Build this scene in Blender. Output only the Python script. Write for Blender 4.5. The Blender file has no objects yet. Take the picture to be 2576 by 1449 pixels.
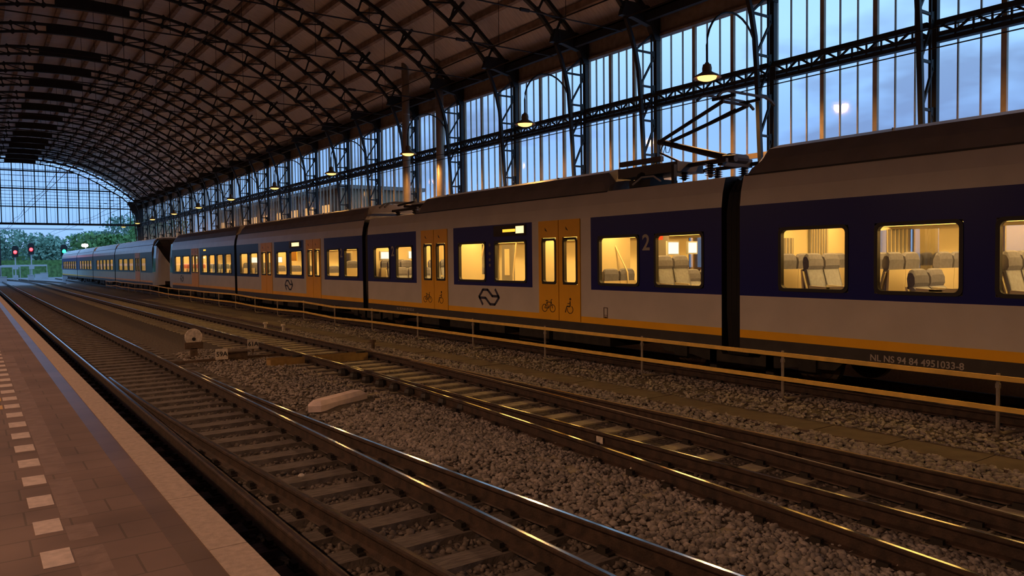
import bpy, bmesh, math, random
import numpy as np
from mathutils import Vector, Matrix
random.seed(7); rng = np.random.default_rng(7)
SC = bpy.context.scene
COL = SC.collection

# ------------------------------------------------------------------ camera, sky, exposure
CAM_H = 2.2
FPX, CX, CY = 1940.0, 1288.0, 724.5
def _n(v): v = np.array(v, float); return v / np.linalg.norm(v)
VX, VY, ROLL = -75.0, 669.0, 0.0119
dY = _n([VX - CX, CY - VY, -FPX])
h2 = _n([VX + 1000 - CX, CY - (VY - ROLL * 1000), -FPX])
up = _n(np.cross(h2, dY)); up = up if up[1] > 0 else -up
dX = np.cross(dY, up)
cam_data = bpy.data.cameras.new('camera'); cam = bpy.data.objects.new('camera', cam_data)
COL.objects.link(cam)
cam_data.sensor_width = 36.0; cam_data.lens = 36.0 * FPX / 2576.0
cam_data.clip_start = 0.05; cam_data.clip_end = 2000
M = Matrix(np.array([dX, dY, up]).tolist()).to_4x4(); M.translation = Vector((0, 0, CAM_H))
cam.matrix_world = M
SC.camera = cam
SC.view_settings.view_transform = 'Standard'; SC.view_settings.look = 'None'
SC.view_settings.gamma = 1.0; SC.view_settings.exposure = 0.22
SC.view_settings.use_curve_mapping = False
SC.cycles.use_denoising = True
SC.cycles.max_bounces = 9; SC.cycles.diffuse_bounces = 3; SC.cycles.glossy_bounces = 3
SC.cycles.transparent_max_bounces = 14; SC.cycles.transmission_bounces = 3
SC.cycles.caustics_reflective = False; SC.cycles.caustics_refractive = False
SC.cycles.sample_clamp_indirect = 4.0

world = bpy.data.worlds.new('dusk sky'); SC.world = world; world.use_nodes = True
def sky():
    nt = world.node_tree; N = nt.nodes; L = nt.links; N.clear()
    out = N.new('ShaderNodeOutputWorld'); bg = N.new('ShaderNodeBackground')
    tc = N.new('ShaderNodeTexCoord'); sep = N.new('ShaderNodeSeparateXYZ')
    L.new(tc.outputs['Generated'], sep.inputs[0])
    cr = N.new('ShaderNodeValToRGB'); L.new(sep.outputs['Z'], cr.inputs[0])
    e = cr.color_ramp.elements
    e[0].position = 0.0; e[0].color = (.26, .44, .80, 1)
    e[1].position = 1.0; e[1].color = (.28, .56, 1.05, 1)
    for p, c in ((.06, (.31, .58, 1.05)), (.16, (.30, .54, 1.0)), (.27, (.44, .78, 1.22)), (.5, (.36, .70, 1.18))):
        x = e.new(p); x.color = (*c, 1)
    mp = N.new('ShaderNodeMapping'); mp.inputs['Scale'].default_value = (3.2, 3.2, 9)
    mp.inputs['Location'].default_value = (.7, .2, .4)
    L.new(tc.outputs['Generated'], mp.inputs[0])
    nz = N.new('ShaderNodeTexNoise'); nz.inputs['Scale'].default_value = 1.5; nz.inputs['Detail'].default_value = 4
    L.new(mp.outputs[0], nz.inputs['Vector'])
    r2 = N.new('ShaderNodeValToRGB'); L.new(nz.outputs[0], r2.inputs[0])
    r2.color_ramp.elements[0].position = .52; r2.color_ramp.elements[0].color = (0, 0, 0, 1)
    r2.color_ramp.elements[1].position = .66; r2.color_ramp.elements[1].color = (1, 1, 1, 1)
    low = N.new('ShaderNodeMapRange'); low.inputs[1].default_value = .34; low.inputs[2].default_value = .22
    L.new(sep.outputs['Z'], low.inputs[0])
    mul = N.new('ShaderNodeMath'); mul.operation = 'MULTIPLY'
    L.new(r2.outputs[0], mul.inputs[0]); L.new(low.outputs[0], mul.inputs[1])
    m2 = N.new('ShaderNodeMath'); m2.operation = 'MULTIPLY'; m2.inputs[1].default_value = .6
    L.new(mul.outputs[0], m2.inputs[0])
    mx = N.new('ShaderNodeMix'); mx.data_type = 'RGBA'
    L.new(m2.outputs[0], mx.inputs['Factor']); L.new(cr.outputs[0], mx.inputs[6])
    mx.inputs[7].default_value = (.15, .20, .38, 1)
    L.new(mx.outputs[2], bg.inputs[0]); bg.inputs[1].default_value = 1.0
    L.new(bg.outputs[0], out.inputs[0])
sky()
LAMP_W = 620.0            # one sodium lamp on the right platform
LAMP_C = (1.0, .46, .12)
LAMP2_W = 1050.0          # lamps over the left platform
LAMP2_C = (1.0, .54, .30)
TRAIN_L = 26.0            # fluorescent strips in the train
TRAIN_C = (1.0, .59, .155)

# ------------------------------------------------------------------ materials
def mat(name, col, rough=.6, metal=0.0, vary=.0, scale=6.0, bump=0.0, bscale=40.0, stretch=(1, 1, 1), col2=None, spec=None, thr=(.35, .65)):
    m = bpy.data.materials.new(name); m.use_nodes = True
    nt = m.node_tree; N = nt.nodes; L = nt.links
    b = N['Principled BSDF']
    b.inputs['Base Color'].default_value = (*col, 1); b.inputs['Roughness'].default_value = rough
    b.inputs['Metallic'].default_value = metal
    if spec is not None: b.inputs['Specular IOR Level'].default_value = spec
    if vary or col2 or bump:
        tc = N.new('ShaderNodeTexCoord'); mp = N.new('ShaderNodeMapping'); mp.inputs['Scale'].default_value = stretch
        L.new(tc.outputs['Object'], mp.inputs[0])
    if vary or col2:
        nz = N.new('ShaderNodeTexNoise'); nz.inputs['Scale'].default_value = scale; nz.inputs['Detail'].default_value = 6
        L.new(mp.outputs[0], nz.inputs['Vector'])
        r = N.new('ShaderNodeValToRGB'); L.new(nz.outputs[0], r.inputs[0])
        c2 = col2 if col2 else tuple(c * (1 - vary) for c in col)
        c1 = col if col2 else tuple(min(1, c * (1 + vary)) for c in col)
        r.color_ramp.elements[0].position = thr[0]; r.color_ramp.elements[0].color = (*c2, 1)
        r.color_ramp.elements[1].position = thr[1]; r.color_ramp.elements[1].color = (*c1, 1)
        L.new(r.outputs[0], b.inputs['Base Color'])
    if bump:
        n2 = N.new('ShaderNodeTexNoise'); n2.inputs['Scale'].default_value = bscale; n2.inputs['Detail'].default_value = 5
        L.new(mp.outputs[0], n2.inputs['Vector'])
        bp = N.new('ShaderNodeBump'); bp.inputs['Strength'].default_value = bump; bp.inputs['Distance'].default_value = .02
        L.new(n2.outputs[0], bp.inputs['Height']); L.new(bp.outputs[0], b.inputs['Normal'])
    return m
def emit(name, col, s):
    m = bpy.data.materials.new(name); m.use_nodes = True
    b = m.node_tree.nodes['Principled BSDF']
    b.inputs['Base Color'].default_value = (*[c * .5 for c in col], 1)
    b.inputs['Emission Color'].default_value = (*col, 1); b.inputs['Emission Strength'].default_value = s
    return m
def glass(name, tint=(.95, .97, .98), base=.05, graze=.55, rough=.02):
    m = bpy.data.materials.new(name); m.use_nodes = True
    nt = m.node_tree; N = nt.nodes; L = nt.links; N.clear()
    out = N.new('ShaderNodeOutputMaterial'); mx = N.new('ShaderNodeMixShader')
    tr = N.new('ShaderNodeBsdfTransparent'); tr.inputs[0].default_value = (*tint, 1)
    gl = N.new('ShaderNodeBsdfGlossy'); gl.inputs[0].default_value = (1, 1, 1, 1); gl.inputs['Roughness'].default_value = rough
    lw = N.new('ShaderNodeLayerWeight'); lw.inputs[0].default_value = .5
    pw = N.new('ShaderNodeMath'); pw.operation = 'POWER'; pw.inputs[1].default_value = 4.0
    ma = N.new('ShaderNodeMath'); ma.operation = 'MULTIPLY_ADD'; ma.inputs[1].default_value = graze; ma.inputs[2].default_value = base
    L.new(lw.outputs['Facing'], pw.inputs[0]); L.new(pw.outputs[0], ma.inputs[0]); L.new(ma.outputs[0], mx.inputs[0])
    L.new(tr.outputs[0], mx.inputs[1]); L.new(gl.outputs[0], mx.inputs[2]); L.new(mx.outputs[0], out.inputs[0])
    return m
def brick_mat(name, c1, c2, cm, scale, bw, bh, rough=.7, bump=.25, mortar=.02):
    m = bpy.data.materials.new(name); m.use_nodes = True
    nt = m.node_tree; N = nt.nodes; L = nt.links; b = N['Principled BSDF']
    tc = N.new('ShaderNodeTexCoord'); br = N.new('ShaderNodeTexBrick')
    L.new(tc.outputs['Object'], br.inputs['Vector'])
    br.inputs['Color1'].default_value = (*c1, 1); br.inputs['Color2'].default_value = (*c2, 1); br.inputs['Mortar'].default_value = (*cm, 1)
    br.inputs['Scale'].default_value = scale; br.inputs['Brick Width'].default_value = bw; br.inputs['Row Height'].default_value = bh
    br.inputs['Mortar Size'].default_value = mortar; br.inputs['Bias'].default_value = -.2
    nz = N.new('ShaderNodeTexNoise'); nz.inputs['Scale'].default_value = 1.4; nz.inputs['Detail'].default_value = 7
    L.new(tc.outputs['Object'], nz.inputs['Vector'])
    mr = N.new('ShaderNodeMapRange'); mr.inputs[1].default_value = .3; mr.inputs[2].default_value = .7
    mr.inputs[3].default_value = .72; mr.inputs[4].default_value = 1.2
    L.new(nz.outputs[0], mr.inputs[0])
    mx = N.new('ShaderNodeMix'); mx.data_type = 'RGBA'; mx.blend_type = 'MULTIPLY'; mx.inputs['Factor'].default_value = 1
    L.new(br.outputs['Color'], mx.inputs[6]); L.new(mr.outputs[0], mx.inputs[7])
    L.new(mx.outputs[2], b.inputs['Base Color'])
    b.inputs['Roughness'].default_value = rough
    bp = N.new('ShaderNodeBump'); bp.inputs['Strength'].default_value = bump; bp.inputs['Distance'].default_value = .01; bp.invert = True
    L.new(br.outputs['Fac'], bp.inputs['Height']); L.new(bp.outputs[0], b.inputs['Normal'])
    return m

IRON = mat('dark_green_black_iron', (.016, .017, .016), .55, 0, .3, 3, .15, 30)
IRON2 = mat('dark_iron_rod', (.014, .012, .011), .6)
CREAM = mat('cream_painted_timber', (.46, .37, .25), .5, 0, .12, 4)
BOARD = mat('grey_roof_boards', (.63, .60, .60), .42, 0, .12, 2.2, .12, 14, (1, 6, 1))
PURLIN = mat('brown_timber_purlin', (.33, .25, .19), .6, 0, .3, 3)
SPANDREL = mat('brown_spandrel_boards', (.30, .24, .18), .6, 0, .15, 5)
WALLM = brick_mat('dark_station_brick', (.12, .07, .05), (.09, .055, .04), (.08, .07, .06), 4, .5, .2)
GLASS = glass('window_glass', (.95, .97, .99), .05, .5, .07)
FGLASS = glass('far_side_train_glass', (.45, .42, .38), .42, .4, .05)
TGLASS = glass('train_glass', (.93, .93, .92), .035, .6, .01)
WHITE = mat('train_white_paint', (.60, .56, .52), .3, 0, .05, 1.5)
GREYW = mat('train_silver_white_paint', (.55, .55, .56), .25, 0, .05, 1.5)
BLUE = mat('train_blue_paint', (.005, .012, .17), .3, spec=.3)
YELLOW = mat('train_yellow_paint', (.90, .46, .008), .4, 0, .04, 2)
SKIRT = mat('train_dark_skirt', (.032, .029, .028), .5, 0, .2, 3)
ROOFG = mat('train_grey_roof', (.20, .17, .155), .5, 0, .12, 2)
BLACK = mat('black_rubber', (.008, .008, .009), .5)
BLACKG = mat('black_gloss', (.006, .006, .008), .12)
UNDER = mat('underframe_dirt', (.022, .018, .015), .8, 0, .4, 5)
WHEELM = mat('wheel_steel', (.10, .075, .055), .5, .6, .3, 6)
LINING = mat('cream_train_lining', (.80, .70, .50), .5)
TFLOOR = mat('train_floor', (.12, .11, .11), .6)
SEATM = mat('grey_lavender_seat_cloth', (.30, .32, .44), .85, 0, .1, 20)
SEATH = mat('darker_seat_head_cloth', (.15, .155, .24), .8, 0, .1, 20)
SEATR = mat('red_seat_cloth', (.45, .12, .07), .85)
SHELL = mat('cream_seat_shell', (.72, .62, .44), .4)
TLIGHT = emit('train_strip_light', TRAIN_C, TRAIN_L)
SCREEN = emit('lit_info_screen', (.75, .85, .8), 1.0)
ORANGEL = emit('orange_led_text', (1, .42, .03), 1.6)
DISPLAY_GLOW = emit('display_glow_patch', (1, .75, .32), 1.5)  # bright patch on the display glass, reflected light painted as emission
INK = mat('navy_lettering', (.022, .024, .06), .4)
INKD = mat('brown_black_pictogram', (.06, .03, .008), .5)
INKW = mat('pale_lettering', (.40, .37, .34), .5)
POLISH = mat('polished_rail_head', (.72, .68, .64), .13, 1.0, .12, 3, 0, 1, (1, .05, 1))
RUST = mat('rusty_rail', (.052, .030, .020), .65, .1, .4, 9, .3, 60)
SLEEP = mat('dark_timber_sleeper', (.135, .11, .095), .8, 0, .35, 7, .5, 30, (1, 6, 1))
SLEEPC = mat('pale_concrete_sleeper', (.40, .34, .24), .8, 0, .2, 7, .3, 40)
CHAIR = mat('oily_rail_chair', (.018, .013, .010), .6)
BALLAST = mat('ballast_bed', (.085, .065, .052), .95, 0, .5, 22, 1.0, 28)
STONE = mat('ballast_stone', (.27, .235, .215), .9, 0, .45, 9, .3, 30)
STONE2 = mat('dark_ballast_stone', (.13, .105, .09), .9, 0, .4, 9, .3, 30)
PAVE = brick_mat('reddish_brown_pavers', (.215, .145, .12), (.19, .125, .10), (.13, .09, .072), 1.0, .42, .278, .62, .35, .006)
PAVEL = mat('pale_paver', (.24, .165, .138), .6, 0, .15, 9, .2, 40)
SMOOTH = brick_mat('smooth_grey_tiles', (.215, .155, .135), (.19, .14, .12), (.13, .09, .08), 1.0, 1.0, .3, .28, .15, .005)
COPING = mat('pale_concrete_coping', (.46, .36, .29), .75, 0, .12, 25, .2, 90)
WTILE = mat('white_marking_tile', (.62, .50, .44), .6, 0, .12, 20)
YTILE = mat('yellow_marking_tile', (.70, .42, .14), .6)
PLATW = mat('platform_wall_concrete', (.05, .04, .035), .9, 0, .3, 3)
FENCEY = mat('yellow_fence_paint', (.85, .55, .12), .4, 0, .12, 5)
GALV = mat('galvanised_steel', (.32, .28, .25), .45, .5, .2, 8)
SLAB = mat('brown_grey_trough_slab', (.10, .07, .056), .85, 0, .2, 4, .3, 40)
PINKC = mat('pale_pink_concrete', (.76, .62, .60), .8, 0, .1, 8, .2, 40)
SIGNW = mat('dirty_white_plate', (.62, .55, .48), .6, 0, .25, 12)
RUSTB = mat('brown_rusty_box', (.10, .065, .045), .8, 0, .35, 9)
OCHRE = mat('ochre_steel_trough', (.30, .19, .07), .7, 0, .2, 6)
ENAMEL = mat('lamp_hood_enamel', (.22, .12, .05), .45)
HOODIN = mat('lamp_hood_white_inside', (.8, .75, .65), .5)
BULB = emit('sodium_bulb', (1.0, .50, .12), 2.6)
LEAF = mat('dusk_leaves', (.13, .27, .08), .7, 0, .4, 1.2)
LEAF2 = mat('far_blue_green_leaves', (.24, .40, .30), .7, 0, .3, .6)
BARK = mat('bark', (.05, .04, .03), .9)
GRASS = mat('bank_grass', (.12, .22, .07), .9, 0, .4, 2, .4, 10)
YARD = mat('pale_grey_yard', (.26, .26, .29), .9, 0, .2, .6, .2, 6)
PALE = mat('pale_grey_steel', (.5, .52, .55), .5)
PIPEM = mat('cream_grey_pipe', (.40, .33, .25), .4, .2, .1, 3)
SREDL = emit('red_signal_lens', (1, .03, .04), 9)
SGRNL = emit('green_signal_lens', (.03, 1, .5), 4)
SWHTL = emit('white_yard_lamp', (1, .9, .7), 4)
SBLK = mat('signal_black', (.012, .012, .014), .6)
ANNEX = mat('annex_brown_cladding', (.26, .16, .08), .7, 0, .2, 1.5)
ANNEXW = emit('annex_lit_window', (1, .5, .15), .8)
INSUL = mat('brown_insulator', (.05, .025, .02), .25)
PANTM = mat('pantograph_dark_steel', (.03, .022, .02), .55)
ROOFEQ = mat('roof_equipment_grey', (.12, .11, .11), .5, .2)
REDM = mat('red_notice', (.6, .05, .02), .6)
CURT = mat('dark_partition', (.22, .21, .22), .6)
TLIGHT2 = emit('dim_train_strip_light', TRAIN_C, TRAIN_L * .3)

# ------------------------------------------------------------------ mesh builder
class MB:
    def __init__(s): s.v = []; s.f = []; s.m = []; s.mi = 0
    def face(s, pts, mi=None):
        b = len(s.v); s.v += [tuple(p) for p in pts]; s.f.append(tuple(range(b, b + len(pts)))); s.m.append(s.mi if mi is None else mi)
    def box(s, x0, x1, y0, y1, z0, z1, mi=None):
        b = len(s.v); m = s.mi if mi is None else mi
        s.v += [(x, y, z) for z in (z0, z1) for (x, y) in ((x0, y0), (x1, y0), (x1, y1), (x0, y1))]
        for f in ((3, 2, 1, 0), (4, 5, 6, 7), (0, 1, 5, 4), (1, 2, 6, 5), (2, 3, 7, 6), (3, 0, 4, 7)):
            s.f.append(tuple(b + i for i in f)); s.m.append(m)
        return s
    def loft(s, rings, closed=True, caps=True, mi=None):
        b = len(s.v); n = len(rings[0]); m = s.mi if mi is None else mi
        for r in rings: s.v += [tuple(p) for p in r]
        for i in range(len(rings) - 1):
            for j in range(n if closed else n - 1):
                k = (j + 1) % n
                s.f.append((b + i * n + j, b + i * n + k, b + (i + 1) * n + k, b + (i + 1) * n + j)); s.m.append(m)
        if caps and closed:
            s.f.append(tuple(b + j for j in reversed(range(n)))); s.m.append(m)
            s.f.append(tuple(b + (len(rings) - 1) * n + j for j in range(n))); s.m.append(m)
        return s
    def sweep(s, pts, sec, upv=(0, 0, 1), mi=None):          # sec: list of (side, up) offsets
        P = [Vector(p) for p in pts]; U = Vector(upv); rings = []
        for i, p in enumerate(P):
            t = (P[min(i + 1, len(P) - 1)] - P[max(i - 1, 0)]).normalized()
            sd = t.cross(U)
            if sd.length < 1e-4: sd = t.cross(Vector((1, 0, 0)))
            sd.normalize(); u = sd.cross(t).normalized()
            rings.append([p + sd * a + u * c for a, c in sec])
        return s.loft(rings, mi=mi)
    def bar(s, p, q, w, h, upv=(0, 0, 1), mi=None):
        return s.sweep([p, q], [(-w / 2, -h / 2), (w / 2, -h / 2), (w / 2, h / 2), (-w / 2, h / 2)], upv, mi)
    def tube(s, pts, r, n=6, mi=None):
        rr = r if isinstance(r, (list, tuple)) else None
        if rr is None:
            return s.sweep(pts, [(r * math.cos(2 * math.pi * k / n), r * math.sin(2 * math.pi * k / n)) for k in range(n)], (.123, .05, .99), mi)
        P = [Vector(p) for p in pts]; rings = []
        for i, p in enumerate(P):
            t = (P[min(i + 1, len(P) - 1)] - P[max(i - 1, 0)]).normalized(); sd = t.cross(Vector((.123, .05, .99))).normalized(); u = sd.cross(t)
            rings.append([p + (sd * math.cos(2 * math.pi * k / n) + u * math.sin(2 * math.pi * k / n)) * rr[i] for k in range(n)])
        return s.loft(rings, mi=mi)
    def lathe(s, prof, c, n=20, axis='z', mi=None):
        rings = []
        for r, h in prof:
            ring = []
            for k in range(n):
                a = 2 * math.pi * k / n; u, w = r * math.cos(a), r * math.sin(a)
                ring.append({'z': (c[0] + u, c[1] + w, c[2] + h), 'x': (c[0] + h, c[1] + u, c[2] + w), 'y': (c[0] + u, c[1] + h, c[2] + w)}[axis])
            rings.append(ring)
        return s.loft(rings, mi=mi)
    def poly(s, pts, axis, a0, a1, mi=None):                  # extrude a polygon along an axis
        def P(p, a): return {'x': (a, p[0], p[1]), 'y': (p[0], a, p[1]), 'z': (p[0], p[1], a)}[axis]
        return s.loft([[P(p, a0) for p in pts], [P(p, a1) for p in pts]], mi=mi)
    def build(s, name, mats, parent=None, off=None, smooth=False):
        me = bpy.data.meshes.new(name)
        o3 = Vector((0, 0, 0))
        if off is not None: o3 = Vector(off)
        elif parent is not None: o3 = wloc(parent)
        me.from_pydata([tuple(Vector(p) - o3) for p in s.v] if o3.length else s.v, [], s.f)
        mats = mats if isinstance(mats, (list, tuple)) else [mats]
        for m in mats: me.materials.append(m)
        if len(mats) > 1: me.polygons.foreach_set('material_index', s.m)
        if smooth: me.polygons.foreach_set('use_smooth', [True] * len(s.f))
        bm = bmesh.new(); bm.from_mesh(me); bmesh.ops.recalc_face_normals(bm, faces=bm.faces); bm.to_mesh(me); bm.free()
        me.update()
        o = bpy.data.objects.new(name, me); COL.objects.link(o)
        if parent is not None: o.parent = parent
        elif off is not None: o.location = o3
        return o
def wloc(o):
    v = Vector(o.location)
    while o.parent is not None: o = o.parent; v = v + Vector(o.location)
    return v
def tag(o, label=None, cat=None, group=None, kind=None):
    if label: o['label'] = label
    if cat: o['category'] = cat
    if group: o['group'] = group
    if kind: o['kind'] = kind
    return o
def empty(name, loc, label=None, cat=None, group=None):
    o = bpy.data.objects.new(name, None); COL.objects.link(o); o.location = loc; o.empty_display_size = .2
    return tag(o, label, cat, group)
def struct(name, mb, mats, parent=None, label=None, **k):
    o = mb.build(name, mats, parent, **k)
    if parent is None: o['kind'] = 'structure'
    return o
def copy_tree(o, parent=None):
    c = o.copy(); COL.objects.link(c)
    if parent is not None: c.parent = parent
    for ch in list(o.children): copy_tree(ch, c)
    return c
def text_mesh(name, body, size, mtl, parent, origin, right, upv, depth=.003, align='CENTER', bold=0.0):
    cu = bpy.data.curves.new(name, 'FONT'); cu.body = body; cu.size = size; cu.extrude = depth; cu.offset = bold
    cu.align_x = align; cu.align_y = 'CENTER'
    tmp = bpy.data.objects.new(name, cu); COL.objects.link(tmp)
    bpy.context.view_layer.update()
    me = bpy.data.meshes.new_from_object(tmp.evaluated_get(bpy.context.evaluated_depsgraph_get()))
    bpy.data.objects.remove(tmp); bpy.data.curves.remove(cu)
    R, U = Vector(right).normalized(), Vector(upv).normalized(); Nn = R.cross(U)
    T = Matrix((R, U, Nn)).transposed().to_4x4(); T.translation = Vector(origin) - (wloc(parent) if parent else Vector())
    me.transform(T); me.materials.clear(); me.materials.append(mtl)
    o = bpy.data.objects.new(name, me); COL.objects.link(o)
    if parent: o.parent = parent
    return o

# ------------------------------------------------------------------ arched hall
XC = 5.1                                   # crown line of the roof
ARCH_Y = [4.5, 8.76, 12.99, 17.27, 20.66, 24.86, 28.95, 33.12, 37.31, 41.3, 46.2, 51.2, 55.7, 60.2, 65.0, 69.5, 74.1, 79.1, 84.1, 88.4, 92.6, 97.3, 102.0, 106.3]
TOP = [(0, 14.52), (1, 14.5), (2, 14.44), (2.95, 14.34), (3.95, 14.14), (5, 13.9), (6.05, 13.58), (7, 13.2), (8.02, 12.72), (9, 12.22), (9.9, 11.66), (10.8, 10.98), (11.6, 10.3), (12.4, 9.6)]
LOW = [(0, 14.12), (1, 14.1), (2, 14.04), (3, 13.91), (4, 13.69), (5, 13.4), (5.95, 13.03), (6.95, 12.58), (7.85, 12.12), (8.74, 11.56), (9.66, 10.98), (10.57, 10.43), (11.27, 9.72)]
LEG = [(11.27, 9.72), (11.33, 9.48), (11.55, 8.99), (11.73, 8.48), (11.86, 7.94), (11.94, 7.1), (12.0, 6.3), (12.06, 5.27), (12.12, 4.4), (12.2, 2.6), (12.24, .76)]
def interp(tab, x):
    return float(np.interp(x, [a for a, _ in tab], [b for _, b in tab]))
def both(tab): return [(-a, z) for a, z in reversed(tab[1:])] + list(tab)
def rect(w, h): return [(-w / 2, -h / 2), (w / 2, -h / 2), (w / 2, h / 2), (-w / 2, h / 2)]

def make_arch():
    r = empty('roof_arch', (XC, 0, 0))
    def P(a, z, y=0): return (XC + a, y, z)
    m = MB(); m.sweep([P(a, z) for a, z in both(TOP)], rect(.125, .14), (0, 1, 0)); m.build('upper_chord', IRON, r)
    m = MB(); m.sweep([P(a, z) for a, z in both(LOW)], rect(.115, .13), (0, 1, 0)); m.build('lower_chord', IRON, r)
    nod = [a for a, _ in LOW[2:]]
    for sgn in (1, -1):
        m = MB()
        for i, a in enumerate(nod):
            zl = interp(LOW, a); au = a + (.26 * a / 10); zu = interp(TOP, au)
            m.bar(P(sgn * a, zl), P(sgn * au, zu), 0.06, .06, (0, 1, 0))
            a2 = a + 1.08
            if a2 < 12.3: m.bar(P(sgn * a, zl), P(sgn * a2, interp(TOP, a2)), .05, .05, (0, 1, 0))
            for (aa, zz) in ((a, zl), (au, zu)):                       # gusset plates
                m.poly([(XC + sgn * (aa + dx), zz + dz) for dx, dz in ((-.17, .02), (0, .15), (.17, -.04), (0, -.15))], 'y', -.02, .02)
        m.build('web_bracing', IRON, r)
    m = MB(); pts = [a for a in np.linspace(-1.55, 1.55, 9)]
    m.loft([[P(a, interp(LOW, abs(a)) - .06, y) for a in pts] + [P(a, interp(TOP, abs(a)) + .05, y) for a in reversed(pts)] for y in (-.1, .1)])
    m.build('crown_plate', IRON, r)
    for sgn in (1, -1):
        m = MB(); m.bar(P(sgn * 9.62, 11.0), P(sgn * 10.42, 12.0), .09, .16, (0, 1, 0))
        m.build('purlin_bracket', IRON, r)
    m = MB(); m.tube([P(-11.2, 9.03), P(11.2, 9.03)], .022, 5)
    for a in (-9, -4.5, 0, 4.5, 9):
        m.tube([P(a, 9.03), P(a, interp(LOW, abs(a)))], .011, 4)
    m.build('tie_rod', IRON2, r)
    m = MB(); m.tube([P(7.4, 9.03), P(7.7, 9.03)], .05, 6); m.build('turnbuckle', IRON2, r)
    m = MB(); m.tube([P(-7.7, 9.03), P(-7.4, 9.03)], .05, 6); m.build('turnbuckle', IRON2, r)
    for sgn in (1, -1):                                                # knee plate
        m = MB(); m.poly([(XC + sgn * a, z) for a, z in ((11.1, 9.5), (11.25, 9.95), (12.2, 9.95), (12.72, 9.75), (12.72, 8.95), (12.5, 8.95), (12.3, 9.35), (11.6, 9.5))], 'y', -.09, .09)
        m.build('knee_plate', IRON, r)
    return r
def make_column():
    r = empty('lattice_column', (XC + 12.4, 0, .76))
    def P(a, z, y=0): return (XC + a, y, z)
    m = MB(); m.sweep([P(a, z) for a, z in LEG], rect(.10, .11), (0, 1, 0)); m.build('inner_leg', IRON, r)
    m = MB(); m.box(XC + 12.56, XC + 12.70, -.07, .07, .76, 9.75); m.build('outer_post', IRON, r)
    m = MB(); m.box(XC + 12.40, XC + 12.44, -.03, .03, .76, 9.2); m.build('inner_post', IRON, r)
    m = MB(); z = 1.2; lv = [(-z, a) for a, z in LEG][::1]
    def leg(z): return float(np.interp(z, [q for _, q in reversed(LEG)], [p for p, _ in reversed(LEG)]))
    while z < 9.2:
        m.bar(P(leg(z), z), P(12.6, z), .06, .05, (0, 1, 0))
        m.poly([(XC + 12.56, z - .2), (XC + 12.40, z - .04), (XC + 12.40, z + .05), (XC + 12.56, z + .08)], 'y', -.03, .03)
        z2 = min(z + 1.05, 9.3)
        m.bar(P(leg(z) + .02, z), P(12.55, z2 - .08), .055, .05, (0, 1, 0))
        z += 1.05
    m.build('lacing', IRON, r)
    m = MB(); m.box(XC + 12.0, XC + 12.8, -.09, .09, .76, 1.0); m.build('base_block', IRON, r)
    return r
ORD = ['first', 'second', 'third', 'fourth', 'fifth', 'sixth', 'seventh', 'eighth', 'ninth', 'tenth', 'eleventh', 'twelfth', 'thirteenth', 'fourteenth', 'fifteenth', 'sixteenth',
       'seventeenth', 'eighteenth', 'nineteenth', 'twentieth', 'twenty-first', 'twenty-second', 'twenty-third', 'twenty-fourth', 'twenty-fifth', 'twenty-sixth', 'twenty-seventh', 'twenty-eighth', 'twenty-ninth', 'thirtieth', 'thirty-first', 'thirty-second', 'thirty-third', 'thirty-fourth', 'thirty-fifth', 'thirty-sixth']
def nth(i): return ORD[i] if i < len(ORD) else 'number %d' % (i + 1)
arch0, col0 = make_arch(), make_column()
for i, y in enumerate(ARCH_Y):
    a = arch0 if i == 0 else copy_tree(arch0)
    c = col0 if i == 0 else copy_tree(col0)
    a.location.y = y; c.location.y = y
    last = i == len(ARCH_Y) - 1
    tag(a, ('dark iron roof arch at the far glazed end of the hall' if last else 'dark riveted iron roof arch, %s counted from the near end of the hall' % nth(i)), 'roof arch', 'iron arches under the roof')
    tag(c, ('dark lattice column at the far end corner of the hall' if last else 'dark iron lattice column by the glass wall, %s counted from the near end' % nth(i)), 'column', 'lattice columns along the glass wall')

# roof deck and purlins
Y0, Y1 = -22.0, 107.0
def offprof(d):
    pr = both(TOP); out = []
    for i, (a, z) in enumerate(pr):
        p, q = pr[max(i - 1, 0)], pr[min(i + 1, len(pr) - 1)]
        t = Vector((q[0] - p[0], q[1] - p[1])).normalized(); nrm = Vector((-t.y, t.x))
        out.append((XC + a + nrm.x * d, z + nrm.y * d))
    return out
pi_, po_ = offprof(.34), offprof(.46)
pi_ = [(pi_[0][0] - .7, pi_[0][1] - .55)] + pi_ + [(pi_[-1][0] + .7, pi_[-1][1] - .55)]
po_ = [(po_[0][0] - .75, po_[0][1] - .5)] + po_ + [(po_[-1][0] + .75, po_[-1][1] - .5)]
m = MB(); m.loft([[(x, y, z) for x, z in pi_ + po_[::-1]] for y in np.linspace(Y0, Y1, 16)])
ceiling = struct('ceiling', m, BOARD)
pur = offprof(.24)
pl = [(0.0, 0)]
arc = [0]
for i in range(1, len(pur)): arc.append(arc[-1] + math.dist(pur[i], pur[i - 1]))
npur = 25
for k in range(npur):
    s = arc[-1] * k / (npur - 1)
    x = float(np.interp(s, arc, [p[0] for p in pur])); z = float(np.interp(s, arc, [p[1] for p in pur]))
    m = MB(); m.box(x - .09, x + .09, Y0, Y1 - .3, z - .09, z + .13); m.build('purlin', PURLIN, ceiling)
m = MB()
for sgn in (-1, 1):
    for a, z in ((5.5, 13.86), (5.9, 13.75)):
        m.tube([(XC + sgn * a, Y0, z + .2), (XC + sgn * a, Y1 - .5, z + .2)], .03, 5)
m.build('roof_conduit', PURLIN, ceiling)
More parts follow.
